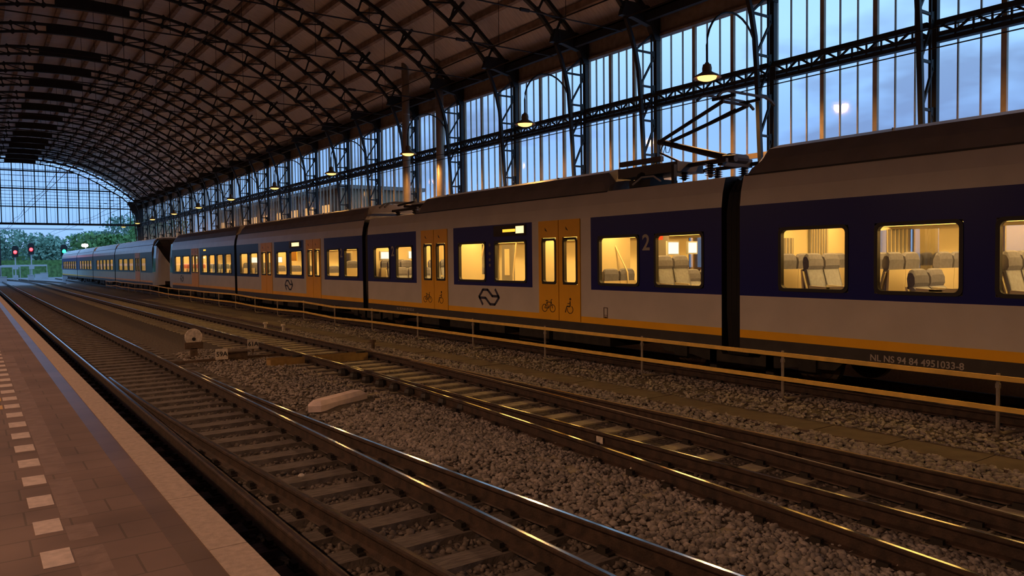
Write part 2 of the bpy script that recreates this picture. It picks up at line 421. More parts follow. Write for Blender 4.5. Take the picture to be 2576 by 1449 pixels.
# eaves girder + spandrel boards on the right
m = MB(); m.box(17.15, 17.3, Y0, 106.3, 9.45, 9.75); m.box(17.15, 17.6, Y0, 106.3, 9.7, 9.78); struct('trim_1', m, IRON)
m = MB(); m.box(17.86, 18.0, Y0, 106.3, 9.15, 9.95); m.box(17.78, 18.02, Y0, 106.3, 9.09, 9.17)
sp = struct('trim_2', m, SPANDREL)
# middle lattice girder along the glass wall (one per bay)
GIR = 0
for i in range(len(ARCH_Y)):
    ya = ARCH_Y[i - 1] if i else .3; yb = ARCH_Y[i]
    m = MB(); x = 17.66; ya2, yb2 = ya + .1, yb - .1
    r = empty('lattice_girder', (x, (ya + yb) / 2, 6.9), 'dark lattice girder along the glass wall in the %s bay from the near end' % nth(i), 'girder', 'girders between the lattice columns')
    m.box(x - .09, x + .09, ya2, yb2, 7.24, 7.36); m.build('upper_flange', IRON, r)
    m = MB(); m.box(x - .09, x + .09, ya2, yb2, 6.88, 6.97); m.box(x - .06, x + .06, ya2, yb2, 7.01, 7.10); m.build('lower_flange', IRON, r)
    m = MB(); n = max(6, int((yb - ya) / .36)); st = (yb2 - ya2) / n
    for k in range(n):
        a, b = ya2 + k * st, ya2 + (k + 1) * st
        za, zb = (7.05, 7.3) if k % 2 == 0 else (7.3, 7.05)
        m.bar((x, a, za), (x, b, zb), .05, .035, (1, 0, 0)); m.bar((x, b, 6.9), (x, b, 7.3), .04, .03, (1, 0, 0))
    m.build('lacing', IRON, r)
# glazed bays of the right wall
for i in range(len(ARCH_Y)):
    ya = ARCH_Y[i - 1] if i else .3; yb = ARCH_Y[i]
    st = (yb - ya) / 9.0
    m = MB()
    for k in range(9):
        y = ya + .1 + k * st
        w = .06 if k == 0 else (.055 if k % 3 == 0 else .013)
        d = .05 if k % 3 == 0 else .012
        m.box(17.98 - d, 18.02, y - w, y + w, .8, 9.15)
    m.box(17.9, 18.02, ya, yb, 4.93, 5.07); m.box(17.9, 18.02, ya, yb, .8, 1.9)
    w = struct('window_%d' % (i + 1), m, CREAM)
    g = MB(); g.face([(18.0, ya, 1.9), (18.0, yb, 1.9), (18.0, yb, 9.15), (18.0, ya, 9.15)]); g.build('glass', GLASS, w)
# far glazed gable
m = MB(); YG = 106.3
for k in range(-11, 12):
    x = 5.35 + 1.12 * k
    if abs(x - XC) > 12.1: continue
    zt = interp(LOW, min(abs(x - XC), 11.27)) if abs(x - XC) < 11.27 else 9.0
    m.box(x - .05, x + .05, YG - .1, YG + .1, 7.0, zt)
    for q in (.37, .75):
        xx = x + q * 1.12
        if abs(xx - XC) < 11.2: m.box(xx - .012, xx + .012, YG - .03, YG + .03, 7.0, interp(LOW, abs(xx - XC)))
for z, w in ((13.2, .07), (11.13, .07), (9.03, .06)):
    hw = 12.3 if z < 9.7 else float(np.interp(-z, [-b for _, b in LOW], [a for a, _ in LOW]))
    m.box(XC - hw, XC + hw, YG - .09, YG + .09, z - w, z + w)
m.box(XC - 12.5, XC + 12.5, YG - .15, YG + .15, 6.92, 7.16)
gab = struct('wall_far', m, IRON)
g = MB(); gp = [(XC + a, z) for a, z in both(LOW)]
g.face([(XC + 11.27, YG, 7.1), (XC - 11.27, YG, 7.1)] + [(x, YG, z) for x, z in gp]); g.build('glass', GLASS, gab)
m = MB(); m.box(17.3, 18.0, YG - .3, YG + .3, 0, 9.4)
m.poly([(16.2, 9.9), (17.9, 9.9), (18.0, 7.0), (17.3, 6.2), (17.05, 8.3)], 'y', YG - .25, YG + .25); struct('trim_3', m, IRON)
# left wall out of view; unseen near end slab added to keep sky light out
m = MB(); m.box(-8.0, -7.7, Y0, 107, -.3, 10.0); struct('wall_left', m, WALLM)
m = MB(); m.box(-8.0, 18.0, Y0 - .3, Y0, -.3, 15.2); struct('near_sky_blocker', m, WALLM)

# ------------------------------------------------------------------ lamps on swan-neck arms
def make_lamp(side=1):
    x0 = 15.1 if side > 0 else -4.9
    xe = XC + side * 11.9
    r = empty('swan_neck_lamp', (x0, 0, 6.68))
    m = MB(); pts = []
    cx, cz, ra = (x0 + xe) / 2, 7.45, abs(xe - x0) / 2
    pts.append((x0, 0, 6.98)); pts.append((x0, 0, 7.25))
    for k in range(15):
        t = math.pi * k / 14
        pts.append((cx - side * ra * math.cos(t), 0, cz + .95 * math.sin(t)))
    pts.append((xe + side * .02, 0, 7.1))
    m.tube(pts, .028, 7); m.build('arm', IRON, r)
    m = MB(); m.lathe([(.045, .34), (.055, .31), (.10, .29), (.12, .2), (.115, .12), (.16, .085), (.29, .02), (.345, -.03), (.345, -.045), (.28, .0), (.12, .06), (.0, .07)], (x0, 0, 6.68), 22)
    m.build('hood', ENAMEL, r, smooth=True)
    m = MB(); m.lathe([(.0, .05), (.12, .03), (.24, -.015), (.22, -.065), (.13, -.10), (.0, -.115)], (x0, 0, 6.68), 18); m.build('bulb', BULB, r, smooth=True)  # bulb drawn oversize, its width stands in for the glare around the lamp
    return r
LAMP_I = [2, 4, 6, 8, 10, 12, 14, 16, 18, 20, 22]
def lamp_light(x, y, w=LAMP_W, c=LAMP_C):
    l = bpy.data.lights.new('sodium_light', 'SPOT'); l.energy = w; l.color = c; l.shadow_soft_size = .17
    l.spot_size = math.radians(172); l.spot_blend = .35
    o = bpy.data.objects.new('sodium_light', l); COL.objects.link(o); o.location = (x, y, 6.55)
    return o
lp0 = make_lamp(1)
for n, i in enumerate([0] + LAMP_I):
    l = lp0 if n == 0 else copy_tree(lp0)
    l.location.y = ARCH_Y[i]
    tag(l, 'swan-neck sodium lamp over the right platform, %s counted from the near end' % nth(n), 'lamp', 'swan-neck lamps along the glass wall')
    lamp_light(15.1, ARCH_Y[i])
lq0 = make_lamp(-1)
for n, y in enumerate([-3.0, 4.5, 12.99, 20.66, 28.95, 37.31, 46.2, 60.2, 74.1, 88.4]):
    l = lq0 if n == 0 else copy_tree(lq0)
    l.location.y = y
    tag(l, 'swan-neck sodium lamp over the left platform, %s counted from the near end' % nth(n), 'lamp', 'swan-neck lamps over the left platform')
    lamp_light(-4.9, y, LAMP2_W, LAMP2_C)

# ------------------------------------------------------------------ ground, platforms
m = MB()
ys = np.linspace(-20, 108, 60)
prof = [(1.0, -.24), (4.35, -.23), (4.9, -.17), (5.4, -.19), (8.7, -.2), (8.95, -.15), (9.7, -.12), (10.4, -.03), (10.9, -.06), (11.2, -.2), (13.4, -.22), (14.3, -.22)]
m.loft([[(x, y, z) for x, z in prof] for y in ys], closed=False)
struct('floor', m, BALLAST)
m = MB(); m.box(-120, 120, 108, 320, -.6, -.22); struct('yard_ground', m, YARD)
m = MB(); m.box(18.0, 120, -60, 108, -.6, -.1); struct('street_ground', m, YARD)
# left platform
PE = 1.12
m = MB(); m.box(-7.7, .80, -20, 118, .5, .76); plat = struct('platform_left', m, PAVE)
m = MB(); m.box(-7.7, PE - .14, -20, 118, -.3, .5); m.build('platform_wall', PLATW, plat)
m = MB(); m.box(.80, .935, -20, 118, .5, .7605); m.build('smooth_tile_strip', SMOOTH, plat)
m = MB()
y = -20.0
while y < 118: m.box(.935, PE, y, y + .992, .6, .765); y += 1.0
m.build('coping', COPING, plat)
y = 2.0; k = 0
while k < 60:
    yy = 4.23 + .556 * (k - 4)
    m = MB(); m.box(.24, .37, yy, yy + .25, .70, .763)
    m.build('marking_tile', WTILE, plat)
    if k in (9 + 4, 10 + 4):
        m = MB(); m.box(.10, .225, yy, yy + .25, .70, .763); o = m.build('marking_tile', YTILE, plat); o['label'] = 'yellow marking tile'
    k += 1
m = MB()
for k in range(90):                                            # paler worn pavers beside the marking line
    yy = 2.2 + .14 * k * 1.0
    if rng.random() < .9: m.box(.38, .515, yy, yy + .137, .70, .7606)
m.build('pale_pavers', PAVEL, plat)
# right platform
m = MB(); m.box(14.0, 17.9, -20, 118, -.3, .76); struct('platform_right', m, COPING)

# ------------------------------------------------------------------ tracks
RSEC = [(-.036, -.007), (-.016, -.0006), (.014, 0), (.036, -.006), (.037, -.028), (.028, -.042), (.009, -.052), (.009, -.135), (.065, -.15), (.07, -.165), (-.07, -.165), (-.065, -.15), (-.009, -.135), (-.009, -.052), (-.028, -.042), (-.037, -.028)]
def rail(pts, parent, label=None):
    m = MB(); P = [Vector((x, y, 0)) for x, y in pts]; n = len(RSEC); rings = []
    for i, p in enumerate(P):
        t = (P[min(i + 1, len(P) - 1)] - P[max(i - 1, 0)]).normalized(); sd = Vector((t.y, -t.x, 0))
        rings.append([p + sd * a + Vector((0, 0, c)) for a, c in RSEC])
    m.loft(rings)
    # polished running face: the strip between the first two section points and the gauge corners
    idx = 0
    for i in range(len(rings) - 1):
        for j in range(n):
            m.m[idx] = 1 if j in (1,) else 0
            idx += 1
    o = m.build('rail', [RUST, POLISH], parent)
    if label: o['label'] = label
    return o
def yl(a, b, n): return list(np.linspace(a, b, n))
def sleepers(parent, xs, y0, y1, pitch, mt, hw=.13, chairs=(), top=-.172):
    y = y0; n = 0; rest = MB()
    while y < y1:
        x0, x1 = xs(y)
        m = MB() if n < 98 else rest
        m.box(x0, x1, y - hw, y + hw, top - .16, top)
        for cxx in chairs(y) if chairs else ():
            m.box(cxx - .13, cxx + .13, y - .09, y + .09, top, top + .02, 1)
            for q in (-.105, .105): m.box(cxx + q - .022, cxx + q + .022, y - .05, y + .05, top + .02, top + .06, 1)
        if n < 98: m.build('sleeper', [mt, CHAIR], parent)
        y += pitch; n += 1
    if rest.f:
        o = rest.build('distant_sleepers', [mt, CHAIR], parent); o['kind'] = 'stuff'
T1 = (2.08, 3.587)
def d1(y): return .62 * (max(0, 17.4 - y) / 14.0) ** 1.75
t1 = empty('railway_track', (2.83, 0, -.2), 'railway track beside the left platform with a pair of diverging switch rails', 'railway track')
for x in T1: rail([(x, y) for y in yl(-12, 150, 28)], t1)
for x in T1: rail([(x + d1(y) + (.075 if x < 3 else .085), y) for y in yl(-4, 16.8, 30)], t1)
sleepers(t1, lambda y: (1.55, 4.12 + (d1(y) if y > -2 else .7)), 1.0, 108, .6, SLEEP, .125, lambda y: [T1[0], T1[1]] + ([T1[0] + d1(y) + .08, T1[1] + d1(y) + .08] if y < 14 else []))
T2 = (6.49, 7.99)
def d2(y): return .80 * (max(0, 15.6 - y) / 13.1) ** 1.6
t2 = empty('railway_track', (7.24, 0, -.2), 'middle railway track between the left track and the yellow railing', 'railway track')
for x in T2: rail([(x, y) for y in yl(-12, 106, 24)] + [(x - .0009 * (y - 106) ** 2, y) for y in yl(110, 150, 10)], t2)
for x in T2: rail([(x - d2(y) - .075, y) for y in yl(-4, 15.2, 30)], t2)
sleepers(t2, lambda y: (5.75 - (d2(y) if y > -2 else .9), 8.6), 1.3, 108, .6, SLEEPC, .12, lambda y: list(T2) + ([x - d2(y) - .075 for x in T2] if y < 13.5 else []))
for k in range(9):
    m = MB(); yy = 10.3 + .6 * k
    m.loft([[(6.28 + .12 * s * math.cos(a), yy + .11 * s * math.sin(a), -.17 + h) for a in np.linspace(0, 2 * math.pi, 9)[:-1]] for s, h in ((1, 0), (1, .06), (.8, .12), (.35, .15))])
    m.build('rail_brace', CHAIR, t2)
t3 = empty('railway_track', (12.35, 0, -.2), 'railway track hidden under the standing trains behind the yellow railing', 'railway track')
for x in (11.6, 13.1): rail([(x, y) for y in yl(-12, 150, 20)], t3)
sleepers(t3, lambda y: (11.1, 13.6), 0.0, 60, .6, SLEEPC, .12, lambda y: [11.6, 13.1], -.18)
# pale crossing tracks in the yard beyond the hall
t4 = empty('railway_track', (8, 125, -.2), 'rusty curving crossover track in the yard beyond the hall end', 'railway track')
for x in (0, 1.5): rail([(8.0 + x - .0032 * (y - 108) ** 2, y) for y in yl(108, 165, 20)], t4)

# ballast stones (real stones near the camera)
def stones(name, label, spots, mt):
    ph = (1 + 5 ** .5) / 2
    iv = np.array([(-1, ph, 0), (1, ph, 0), (-1, -ph, 0), (1, -ph, 0), (0, -1, ph), (0, 1, ph), (0, -1, -ph), (0, 1, -ph), (ph, 0, -1), (ph, 0, 1), (-ph, 0, -1), (-ph, 0, 1)], float) / 1.9
    fc = np.array([(0, 11, 5), (0, 5, 1), (0, 1, 7), (0, 7, 10), (0, 10, 11), (1, 5, 9), (5, 11, 4), (11, 10, 2), (10, 7, 6), (7, 1, 8), (3, 9, 4), (3, 4, 2), (3, 2, 6), (3, 6, 8), (3, 8, 9), (4, 9, 5), (2, 4, 11), (6, 2, 10), (8, 6, 7), (9, 8, 1)])
    N = len(spots); S = np.array(spots)
    sc = S[:, 3][:, None] * rng.uniform(.65, 1.35, (N, 3)) * np.array([1, 1, .72])
    V = iv[None] * rng.uniform(.72, 1.2, (N, 12, 1)) * sc[:, None, :]
    a = rng.uniform(0, 6.28, N); c, s = np.cos(a)[:, None], np.sin(a)[:, None]
    b = rng.uniform(-.6, .6, N); cb, sb = np.cos(b)[:, None], np.sin(b)[:, None]
    y1_, z1_ = V[..., 1] * cb - V[..., 2] * sb, V[..., 1] * sb + V[..., 2] * cb
    W = np.stack([V[..., 0] * c - y1_ * s, V[..., 0] * s + y1_ * c, z1_], -1) + S[:, None, :3]
    me = bpy.data.meshes.new(name); me.vertices.add(N * 12); me.vertices.foreach_set('co', W.reshape(-1))
    F = (fc[None] + (np.arange(N) * 12)[:, None, None]).reshape(-1)
    me.loops.add(len(F)); me.loops.foreach_set('vertex_index', F.astype(np.int32))
    me.polygons.add(N * 20); me.polygons.foreach_set('loop_start', np.arange(0, len(F), 3, dtype=np.int32)); me.polygons.foreach_set('loop_total', np.full(N * 20, 3, np.int32))
    me.update(calc_edges=True); me.materials.append(mt)
    o = bpy.data.objects.new(name, me); COL.objects.link(o)
    tag(o, label, 'ballast', kind='stuff')
    return o
pz = lambda x: float(np.interp(x, [p[0] for p in prof], [p[1] for p in prof]))
def scatter(regions):
    out = []
    for x0, x1, y0, y1, n, s0, s1, lift in regions:
        X = rng.uniform(x0, x1, n); Y = y0 + (y1 - y0) * rng.random(n) ** 1.5
        for x, y in zip(X, Y):
            uu, vv = (x - 4.42) * .868 + (y - 11.75) * .497, -(x - 4.42) * .497 + (y - 11.75) * .868
            if -.05 < uu < 1.4 and -.3 < vv < .3: continue
            out.append((x, y, pz(x) + lift + rng.uniform(-.012, .022), rng.uniform(s0, s1)))
    return out
stones('ballast_stones', 'pale grey-brown ballast stones heaped between the tracks', scatter([
    (4.15, 6.3, 2.2, 11, 12000, .018, .038, .012), (4.3, 6.1, 8, 22, 6500, .02, .038, .01),
    (8.12, 8.98, 2.5, 26, 11000, .020, .042, .03), (9.55, 10.95, 3, 30, 9000, .018, .038, .0)]), STONE)
stones('dark_ballast_stones', 'dark oily ballast stones lying between the rails', scatter([
    (1.15, 2.0, 2.5, 16, 3500, .02, .036, 0), (2.15, 3.5, 2.5, 20, 6500, .02, .038, .0), (3.65, 4.3, 2.5, 14, 2600, .02, .04, .005),
    (6.55, 7.9, 2.2, 24, 6000, .018, .034, -.018), (5.6, 6.45, 2.2, 12, 2500, .02, .04, 0)]), STONE2)

# cable trough lids along the fence
m = MB(); y = 1.0
tr = empty('cable_trough', (9.2, 0, -.15), 'flat brown-grey cable trough lids laid beside the yellow railing', 'cable trough')
n = 0
while y < 60:
    m = MB(); w = rng.uniform(-.01, .01); m.box(8.95 + w, 9.55 + w, y, y + .985, -.2, -.095 + rng.uniform(-.006, .006)); m.build('lid', SLAB, tr); y += 1.0

# ------------------------------------------------------------------ yellow railing
XF = 10.1
fence = empty('railing', (XF, 25, 0), 'long yellow two-bar railing on grey posts in front of the trains', 'railing')
fy = [1.2, 4.22, 7.24, 10.26, 13.2, 16.12, 19.0, 21.98, 24.96, 27.95, 30.95]
while fy[-1] < 78: fy.append(fy[-1] + 3.0)
jit = [0 if y < 20 else rng.uniform(-.05, .05) for y in fy]
for y, j in zip(fy, jit):
    m = MB()
    m.tube([(XF + .02, y, .755 + j), (XF + .02, y, .10), (XF + .03, y, .05), (XF + .09, y - .02, .02), (XF + .62, y - .1, .01)], .023, 7)
    m.lathe([(.033, 0), (.033, .05)], (XF + .02, y, .58 + j), 8)
    m.build('post', GALV, fence)
def frail(z): 
    m = MB()
    pts = [(XF - .02, -3, z)]
    for y, j in zip(fy, jit): pts.append((XF - .02, y, z + j))
    m.sweep(pts, rect(.03, .06)); return m
frail(.705).build('top_bar', FENCEY, fence); frail(.335).build('lower_bar', FENCEY, fence)

# ------------------------------------------------------------------ small things on the ballast
def plate_sign(x, y, z0, label, txt):
    r = empty('number_sign', (x, y, z0), label, 'sign', 'number plates by the points')
    m = MB(); m.box(x - .14, x + .14, y - .012, y + .012, z0 + .02, z0 + .27); m.build('plate', SIGNW, r)
    m = MB(); m.box(x - .025, x + .025, y + .012, y + .045, -.25, z0 + .2); m.build('stake', RUSTB, r)
    text_mesh('number', txt, .155, SBLK, r, (x, y - .013, z0 + .145), (1, -.0, 0), (0, 0, 1), bold=.003)
plate_sign(4.82, 18.9, -.11, 'small white plate reading 59A in front of the point motor', '59A')
plate_sign(6.03, 20.5, -.09, 'small white plate reading 61A beside the middle track', '61A')
r = empty('point_motor', (5.25, 19.4, -.2), 'low brown point motor box behind the 59A plate', 'point motor')
m = MB(); m.box(5.02, 5.5, 19.15, 19.55, -.2, .03); m.build('housing', RUSTB, r)
m = MB(); m.box(4.98, 5.54, 19.1, 19.6, .03, .06); m.build('lid', SLAB, r)
m = MB(); m.bar((3.8, 19.3, -.13), (5.02, 19.3, -.13), .06, .06); m.build('throw_rod', RUSTB, r)
m = MB(); m.bar((5.5, 19.3, -.13), (6.4, 19.3, -.13), .06, .06); m.build('throw_rod', RUSTB, r)
r = empty('dwarf_signal', (4.58, 20.6, -.2), 'round-faced white dwarf signal on a short stake left of the 59A plate', 'signal')
m = MB(); m.lathe([(.0, .0), (.2, .0), (.215, .012), (.215, .03), (0, .03)], (4.58, 20.6, .33), 22, 'y'); m.build('disc', SIGNW, r)
m = MB(); m.box(4.36, 4.80, 20.58, 20.66, .03, .20); m.build('crossbar', RUSTB, r)
m = MB(); m.lathe([(.0, 0), (.045, 0), (.045, .02), (0, .02)], (4.58, 20.575, .28), 12, 'y'); m.build('lens', SBLK, r)
m = MB(); m.box(4.5, 4.66, 20.58, 20.7, -.3, .05); m.box(4.4, 4.76, 20.52, 20.76, -.24, -.17); m.build('stake', RUSTB, r)
m = MB()
ang = math.atan2(12.45 - 11.85, 5.55 - 4.5); ca, sa = math.cos(.52), math.sin(.52)
def bl(u, v, z): return (4.42 + u * ca - v * sa, 11.75 + u * sa + v * ca, z)
L_, Wb = 1.36, .26
low_ = [(.1, -.02), (L_ - .02, -.02), (L_ + .02, .12), (L_ - .08, Wb), (.12, Wb), (-.02, .14)]
upc = [(.16, .04), (L_ - .12, .04), (L_ - .1, .13), (L_ - .16, Wb - .04), (.2, Wb - .04), (.12, .13)]
m.loft([[bl(u, v, -.2) for u, v in low_], [bl(u, v, -.10) for u, v in low_], [bl(u, v, -.035) for u, v in upc]])
b = m.build('concrete_block', PINKC, None, off=(4.95, 12.1, -.17)); tag(b, 'pale pinkish concrete block with tapered ends lying on the ballast', 'concrete block')
for k, (px_, py_) in enumerate(((8.42, 27.1), (8.64, 25.85), (8.76, 19.0))):
    r = empty('marker_post', (px_, py_, -.2), ['short round-capped marker post beside the middle track, the farthest', 'short round-capped marker post beside the middle track, second farthest', 'short brown marker post beside the middle track, nearest the camera'][k], 'post', 'short posts in the ballast')
    m = MB(); m.lathe([(.05, -.05), (.05, .24), (0, .24)], (px_, py_, -.2), 12); m.build('stem', SIGNW if k < 2 else RUSTB, r)
    m = MB(); m.lathe([(0, .3), (.085, .3), (.085, .24), (0, .24)], (px_, py_, -.2), 12); m.build('cap', SIGNW if k < 2 else RUSTB, r)
for k, (x0, x1, y, lb) in enumerate(((6.62, 7.86, 17.5, 'ochre hollow steel trough between the rails of the middle track'), (5.55, 6.35, 17.7, 'brown steel trough end outside the middle track'))):
    r = empty('steel_trough', ((x0 + x1) / 2, y, -.2), lb, 'trough')
    m = MB(); m.box(x0, x1, y - .16, y - .13, -.25, -.02); m.box(x0, x1, y + .13, y + .16, -.25, -.02); m.box(x0, x1, y - .13, y + .13, -.25, -.05); m.build('body', OCHRE, r)
    m = MB(); m.lathe([(0, 0), (.11, 0), (.11, .08), (0, .08)], (x1 - .12, y, -.06), 12); m.build('bolt_head', CHAIR, r)
m = MB(); m.box(6.455, 6.462, 7.25, 7.37, -.14, -.055); o = m.build('rail_tag', SIGNW, None, off=(6.455, 7.3, -.1)); tag(o, 'small pale square tag stuck on the side of the middle track rail', 'tag')
for k, (x, y, s) in enumerate(((5.95, 6.2, .02), (2.9, 8.2, .025))):
    m = MB(); m.loft([[(x + s * a * math.cos(t) * 1.4, y + s * a * math.sin(t), -.15 + h) for t in np.linspace(0, 6.28, 8)[:-1]] for a, h in ((1, 0), (1.1, .012), (.6, .03))])
    o = m.build('litter_scrap', SIGNW, None, off=(x, y, -.15)); tag(o, ['pale scrap of litter lying near the middle track sleepers', 'pale scrap of litter lying between the left track rails'][k], 'litter')

# ------------------------------------------------------------------ trains
XT, XR = 11.0, 13.7
XM = (XT + XR) / 2
SIDE = [(0, .58), (0, 3.08)]
UPPER = [(0, 3.08), (.035, 3.35), (.11, 3.62)]
ROOFH = [(.11, 3.62), (.22, 3.86), (.40, 4.06), (.7, 4.15), (1.35, 4.2)]
ROOFL = [(.11, 3.62), (.3, 3.65), (.7, 3.67), (1.35, 3.68)]
def rr(y0, y1, z0, z1, r, n=5):
    pts = []
    for cy_, cz_, a0 in ((y1 - r, z1 - r, 0), (y0 + r, z1 - r, 90), (y0 + r, z0 + r, 180), (y1 - r, z0 + r, 270)):
        for k in range(n):
            a = math.radians(a0 + 90 * k / (n - 1)); pts.append((cy_ + r * math.cos(a), cz_ + r * math.sin(a)))
    return pts
def window_part(par, y0, y1, z0, z1, x, gap=.055, r=.07, name='window', wide=None, d0=.012, d1=.07):
    """rubber gasket ring with rounded inner corners; pane as its child"""
    inn = rr(y0, y1, z0, z1, r)
    oy0, oy1, oz0, oz1 = y0 - gap, y1 + gap, z0 - gap, z1 + gap
    cy_, cz_ = (y0 + y1) / 2, (z0 + z1) / 2
    out = rr(oy0, oy1, oz0, oz1, r + gap * .6) if wide is None else rr(oy0, oy1, oz0, oz1, wide)
    m = MB(); n = len(inn)
    xo = x - d0
    A = [(x + .03, p[0], p[1]) for p in out]; B = [(xo, p[0], p[1]) for p in out]; C_ = [(xo, p[0], p[1]) for p in inn]; D = [(x + d1, p[0], p[1]) for p in inn]
    m.loft([A, B, C_, D], caps=False)
    o = m.build(name, BLACK, par)
    g = MB(); g.face([(x + .02, p[0], p[1]) for p in inn]); g.build('pane', TGLASS, o)
    return o
def wall_grid(mb, x, y0, y1, zs, holes, colour, extra=()):
    ysb = sorted(set([round(v, 4) for v in [y0, y1] + [h[0] for h in holes] + [h[1] for h in holes] + list(extra)]))
    ysb = [v for v in ysb if y0 - 1e-6 <= v <= y1 + 1e-6]
    zsb = sorted(set([round(v, 4) for v in list(zs) + [h[2] for h in holes] + [h[3] for h in holes]]))
    zsb = [v for v in zsb if zs[0] - 1e-6 <= v <= zs[-1] + 1e-6]
    for a, b in zip(ysb, ysb[1:]):
        for c, d in zip(zsb, zsb[1:]):
            ym, zm = (a + b) / 2, (c + d) / 2
            if any(h[0] < ym < h[1] and h[2] < zm < h[3] for h in holes): continue
            mb.face([(x, a, c), (x, b, c), (x, b, d), (x, a, d)], colour(ym, zm))
BODYM = [WHITE, BLUE, YELLOW, SKIRT, ROOFG, BLACK]
def seat(par, x, y, zf, face, hz=1.22, cloth=None, w=.44):
    """one seat; face=+1 looks towards +y (away), -1 towards -y (nearer)"""
    cl, hd = cloth or SEATM, (cloth or SEATH)
    f = face; m = MB()
    def S(u, z): return (y + f * u, zf + z)
    x0, x1 = x - w / 2, x + w / 2
    prof_ = [(.02, .42), (.12, .44), (.06, .62), (-.02, hz - .262), (-.09, hz - .262), (-.06, .5)]
    m.loft([[(xx, *S(u, z)) for u, z in prof_] for xx in (x0 + .03, x0 + .0, x1 - .0, x1 - .03)])
    m.loft([[(xx, *S(u, z)) for u, z in ((.0, .36), (.46, .38), (.5, .44), (.45, .48), (.05, .46))] for xx in (x0, x1)])
    o = m.build('seat', cl, par)
    m = MB(); h = hz
    rings = []
    for xx, s in ((x0 + .015, .8), (x0 + .05, .97), (x0 + .12, 1), (x1 - .12, 1), (x1 - .05, .97), (x1 - .015, .8)):
        rings.append([(xx, *S(u, h - .27 + (z) * s)) for u, z in ((-.012, 0), (.012, .06), (.008, .17), (-.02, .245), (-.055, .265), (-.09, .24), (-.105, .15), (-.09, .0))])
    m.loft(rings); m.build('headrest', hd, o, smooth=False)
    m = MB()
    m.loft([[(xx, *S(u, z)) for u, z in ((-.02, .3), (-.06, .5), (-.09, hz - .27), (-.115, hz - .27), (-.10, .5), (-.07, .3))] for xx in (x0 - .01, x1 + .01)])
    m.bar((x0 - .02, *S(.05, .64)), (x0 - .02, *S(.42, .62)), .04, .06, mi=0)
    m.bar((x0 - .012, *S(-.07, hz - .3)), (x0 - .012, *S(.06, .42)), .02, .09, (1, 0, 0))
    m.box(x - .05, x + .05, min(y - .05, y + f * .3), max(y - .05, y + f * .3), zf, zf + .36)
    m.build('seat_shell', SHELL, o)
    return o
def seat_row(par, y, zf, face, which='abcd', hz=1.22, cloth=None):
    for k, x in zip('abcd', (XT + .36, XT + .83, XR - .83, XR - .36)):
        if k in which: seat(par, x, y, zf, face, hz, cloth)
def logo(par, y, z, s, name='logo'):
    m = MB()
    # ribbon emblem: two mirrored bent arrows forming an elongated hexagon (y runs to the left in view)
    def rib(pts, w):
        for (a, b), (c, d) in zip(pts, pts[1:]):
            m.bar((XT - .006, y - a * s * 1.66, z + b * s), (XT - .006, y - c * s * 1.66, z + d * s), w * s, .006, (1, 0, 0))
        for (a, b) in pts[1:-1]: m.lathe([(0, -.003), (w * s * .5, -.003), (w * s * .5, .003), (0, .003)], (XT - .006, y - a * s * 1.66, z + b * s), 10, 'x')
    def rib2(P): rib(P, .2); rib([(-a, -b) for a, b in P], .2)
    rib2([(-.55, -.66), (-.88, 0), (-.52, .58), (-.10, .58), (.30, .09), (.88, .09)])
    return m.build(name, INK, par)
def pictos(door, y, z, kind, s=1.0):
    m = MB(); x = XT - .018
    def L(pts, w=.018): 
        for p, q in zip(pts, pts[1:]): m.bar((x, y - p[0] * s * 1.15, z + p[1] * s), (x, y - q[0] * s * 1.15, z + q[1] * s), w * s, .004, (1, 0, 0))
    def C(cx_, cz_, r, a0=0, a1=360, w=.016): L([(cx_ + r * math.cos(math.radians(a)), cz_ + r * math.sin(math.radians(a))) for a in np.linspace(a0, a1, 15)], w)
    if kind == 'bike':
        C(-.13, -.07, .085); C(.13, -.07, .085)
        L([(-.13, -.07), (-.05, .07), (.09, .07), (.0, -.07), (-.13, -.07)]); L([(-.05, .07), (0, -.07)]); L([(.13, -.07), (.08, .12), (.12, .14)]); L([(-.09, .1), (-.02, .1)], .022)
        m.build('bicycle_symbol', INKD, door)
    else:
        C(.02, -.07, .085, -200, 60); L([(.02, .12), (.02, .0), (-.08, .0)], .03); L([(-.08, .0), (-.13, -.14)], .025); L([(.02, .07), (-.06, .06)], .018)
        m.lathe([(0, -.003), (.03 * s, -.003), (.03 * s, .003), (0, .003)], (x, y - .03 * s, z + .165 * s), 10, 'x')
        m.build('wheelchair_symbol', INKD, door)
def door_leaf(par, y0, y1, wy0, wy1, sym=None, stick=True):
    x = XT - .014
    m = MB(); m.mi = 0
    hole = (wy0 - .055, wy1 + .055, 1.62, 2.69)
    wall_grid(m, x, y0 + .012, y1 - .012, [.80, 3.085], [hole], lambda y, z: 0)
    for a, b, c, d in ((y0 + .012, y0 + .012, .80, 3.085), (y1 - .012, y1 - .012, .80, 3.085)): m.face([(x, a, c), (XT + .05, a, c), (XT + .05, a, d), (x, a, d)])
    m.face([(x, y0 + .012, 3.085), (x, y1 - .012, 3.085), (XT + .05, y1 - .012, 3.085), (XT + .05, y0 + .012, 3.085)])
    wall_grid(m, XT + .03, y0, y1, [.78, 3.10], [hole], lambda y, z: 1)
    d = m.build('door', [YELLOW, BLACK], par)
    window_part(d, wy0, wy1, 1.675, 2.625, x, .055, .05, 'door_window', wide=.09, d0=.01)
    if sym: pictos(d, (y0 + y1) / 2, 1.13, sym)
    if stick:
        m = MB(); yc = (y0 + y1) / 2 + .08
        m.poly([(yc - .05, 2.83), (yc + .03, 2.86), (yc + .045, 2.93), (yc + .01, 2.9)], 'x', x - .004, x); m.build('sticker', INKD, d)
    return d
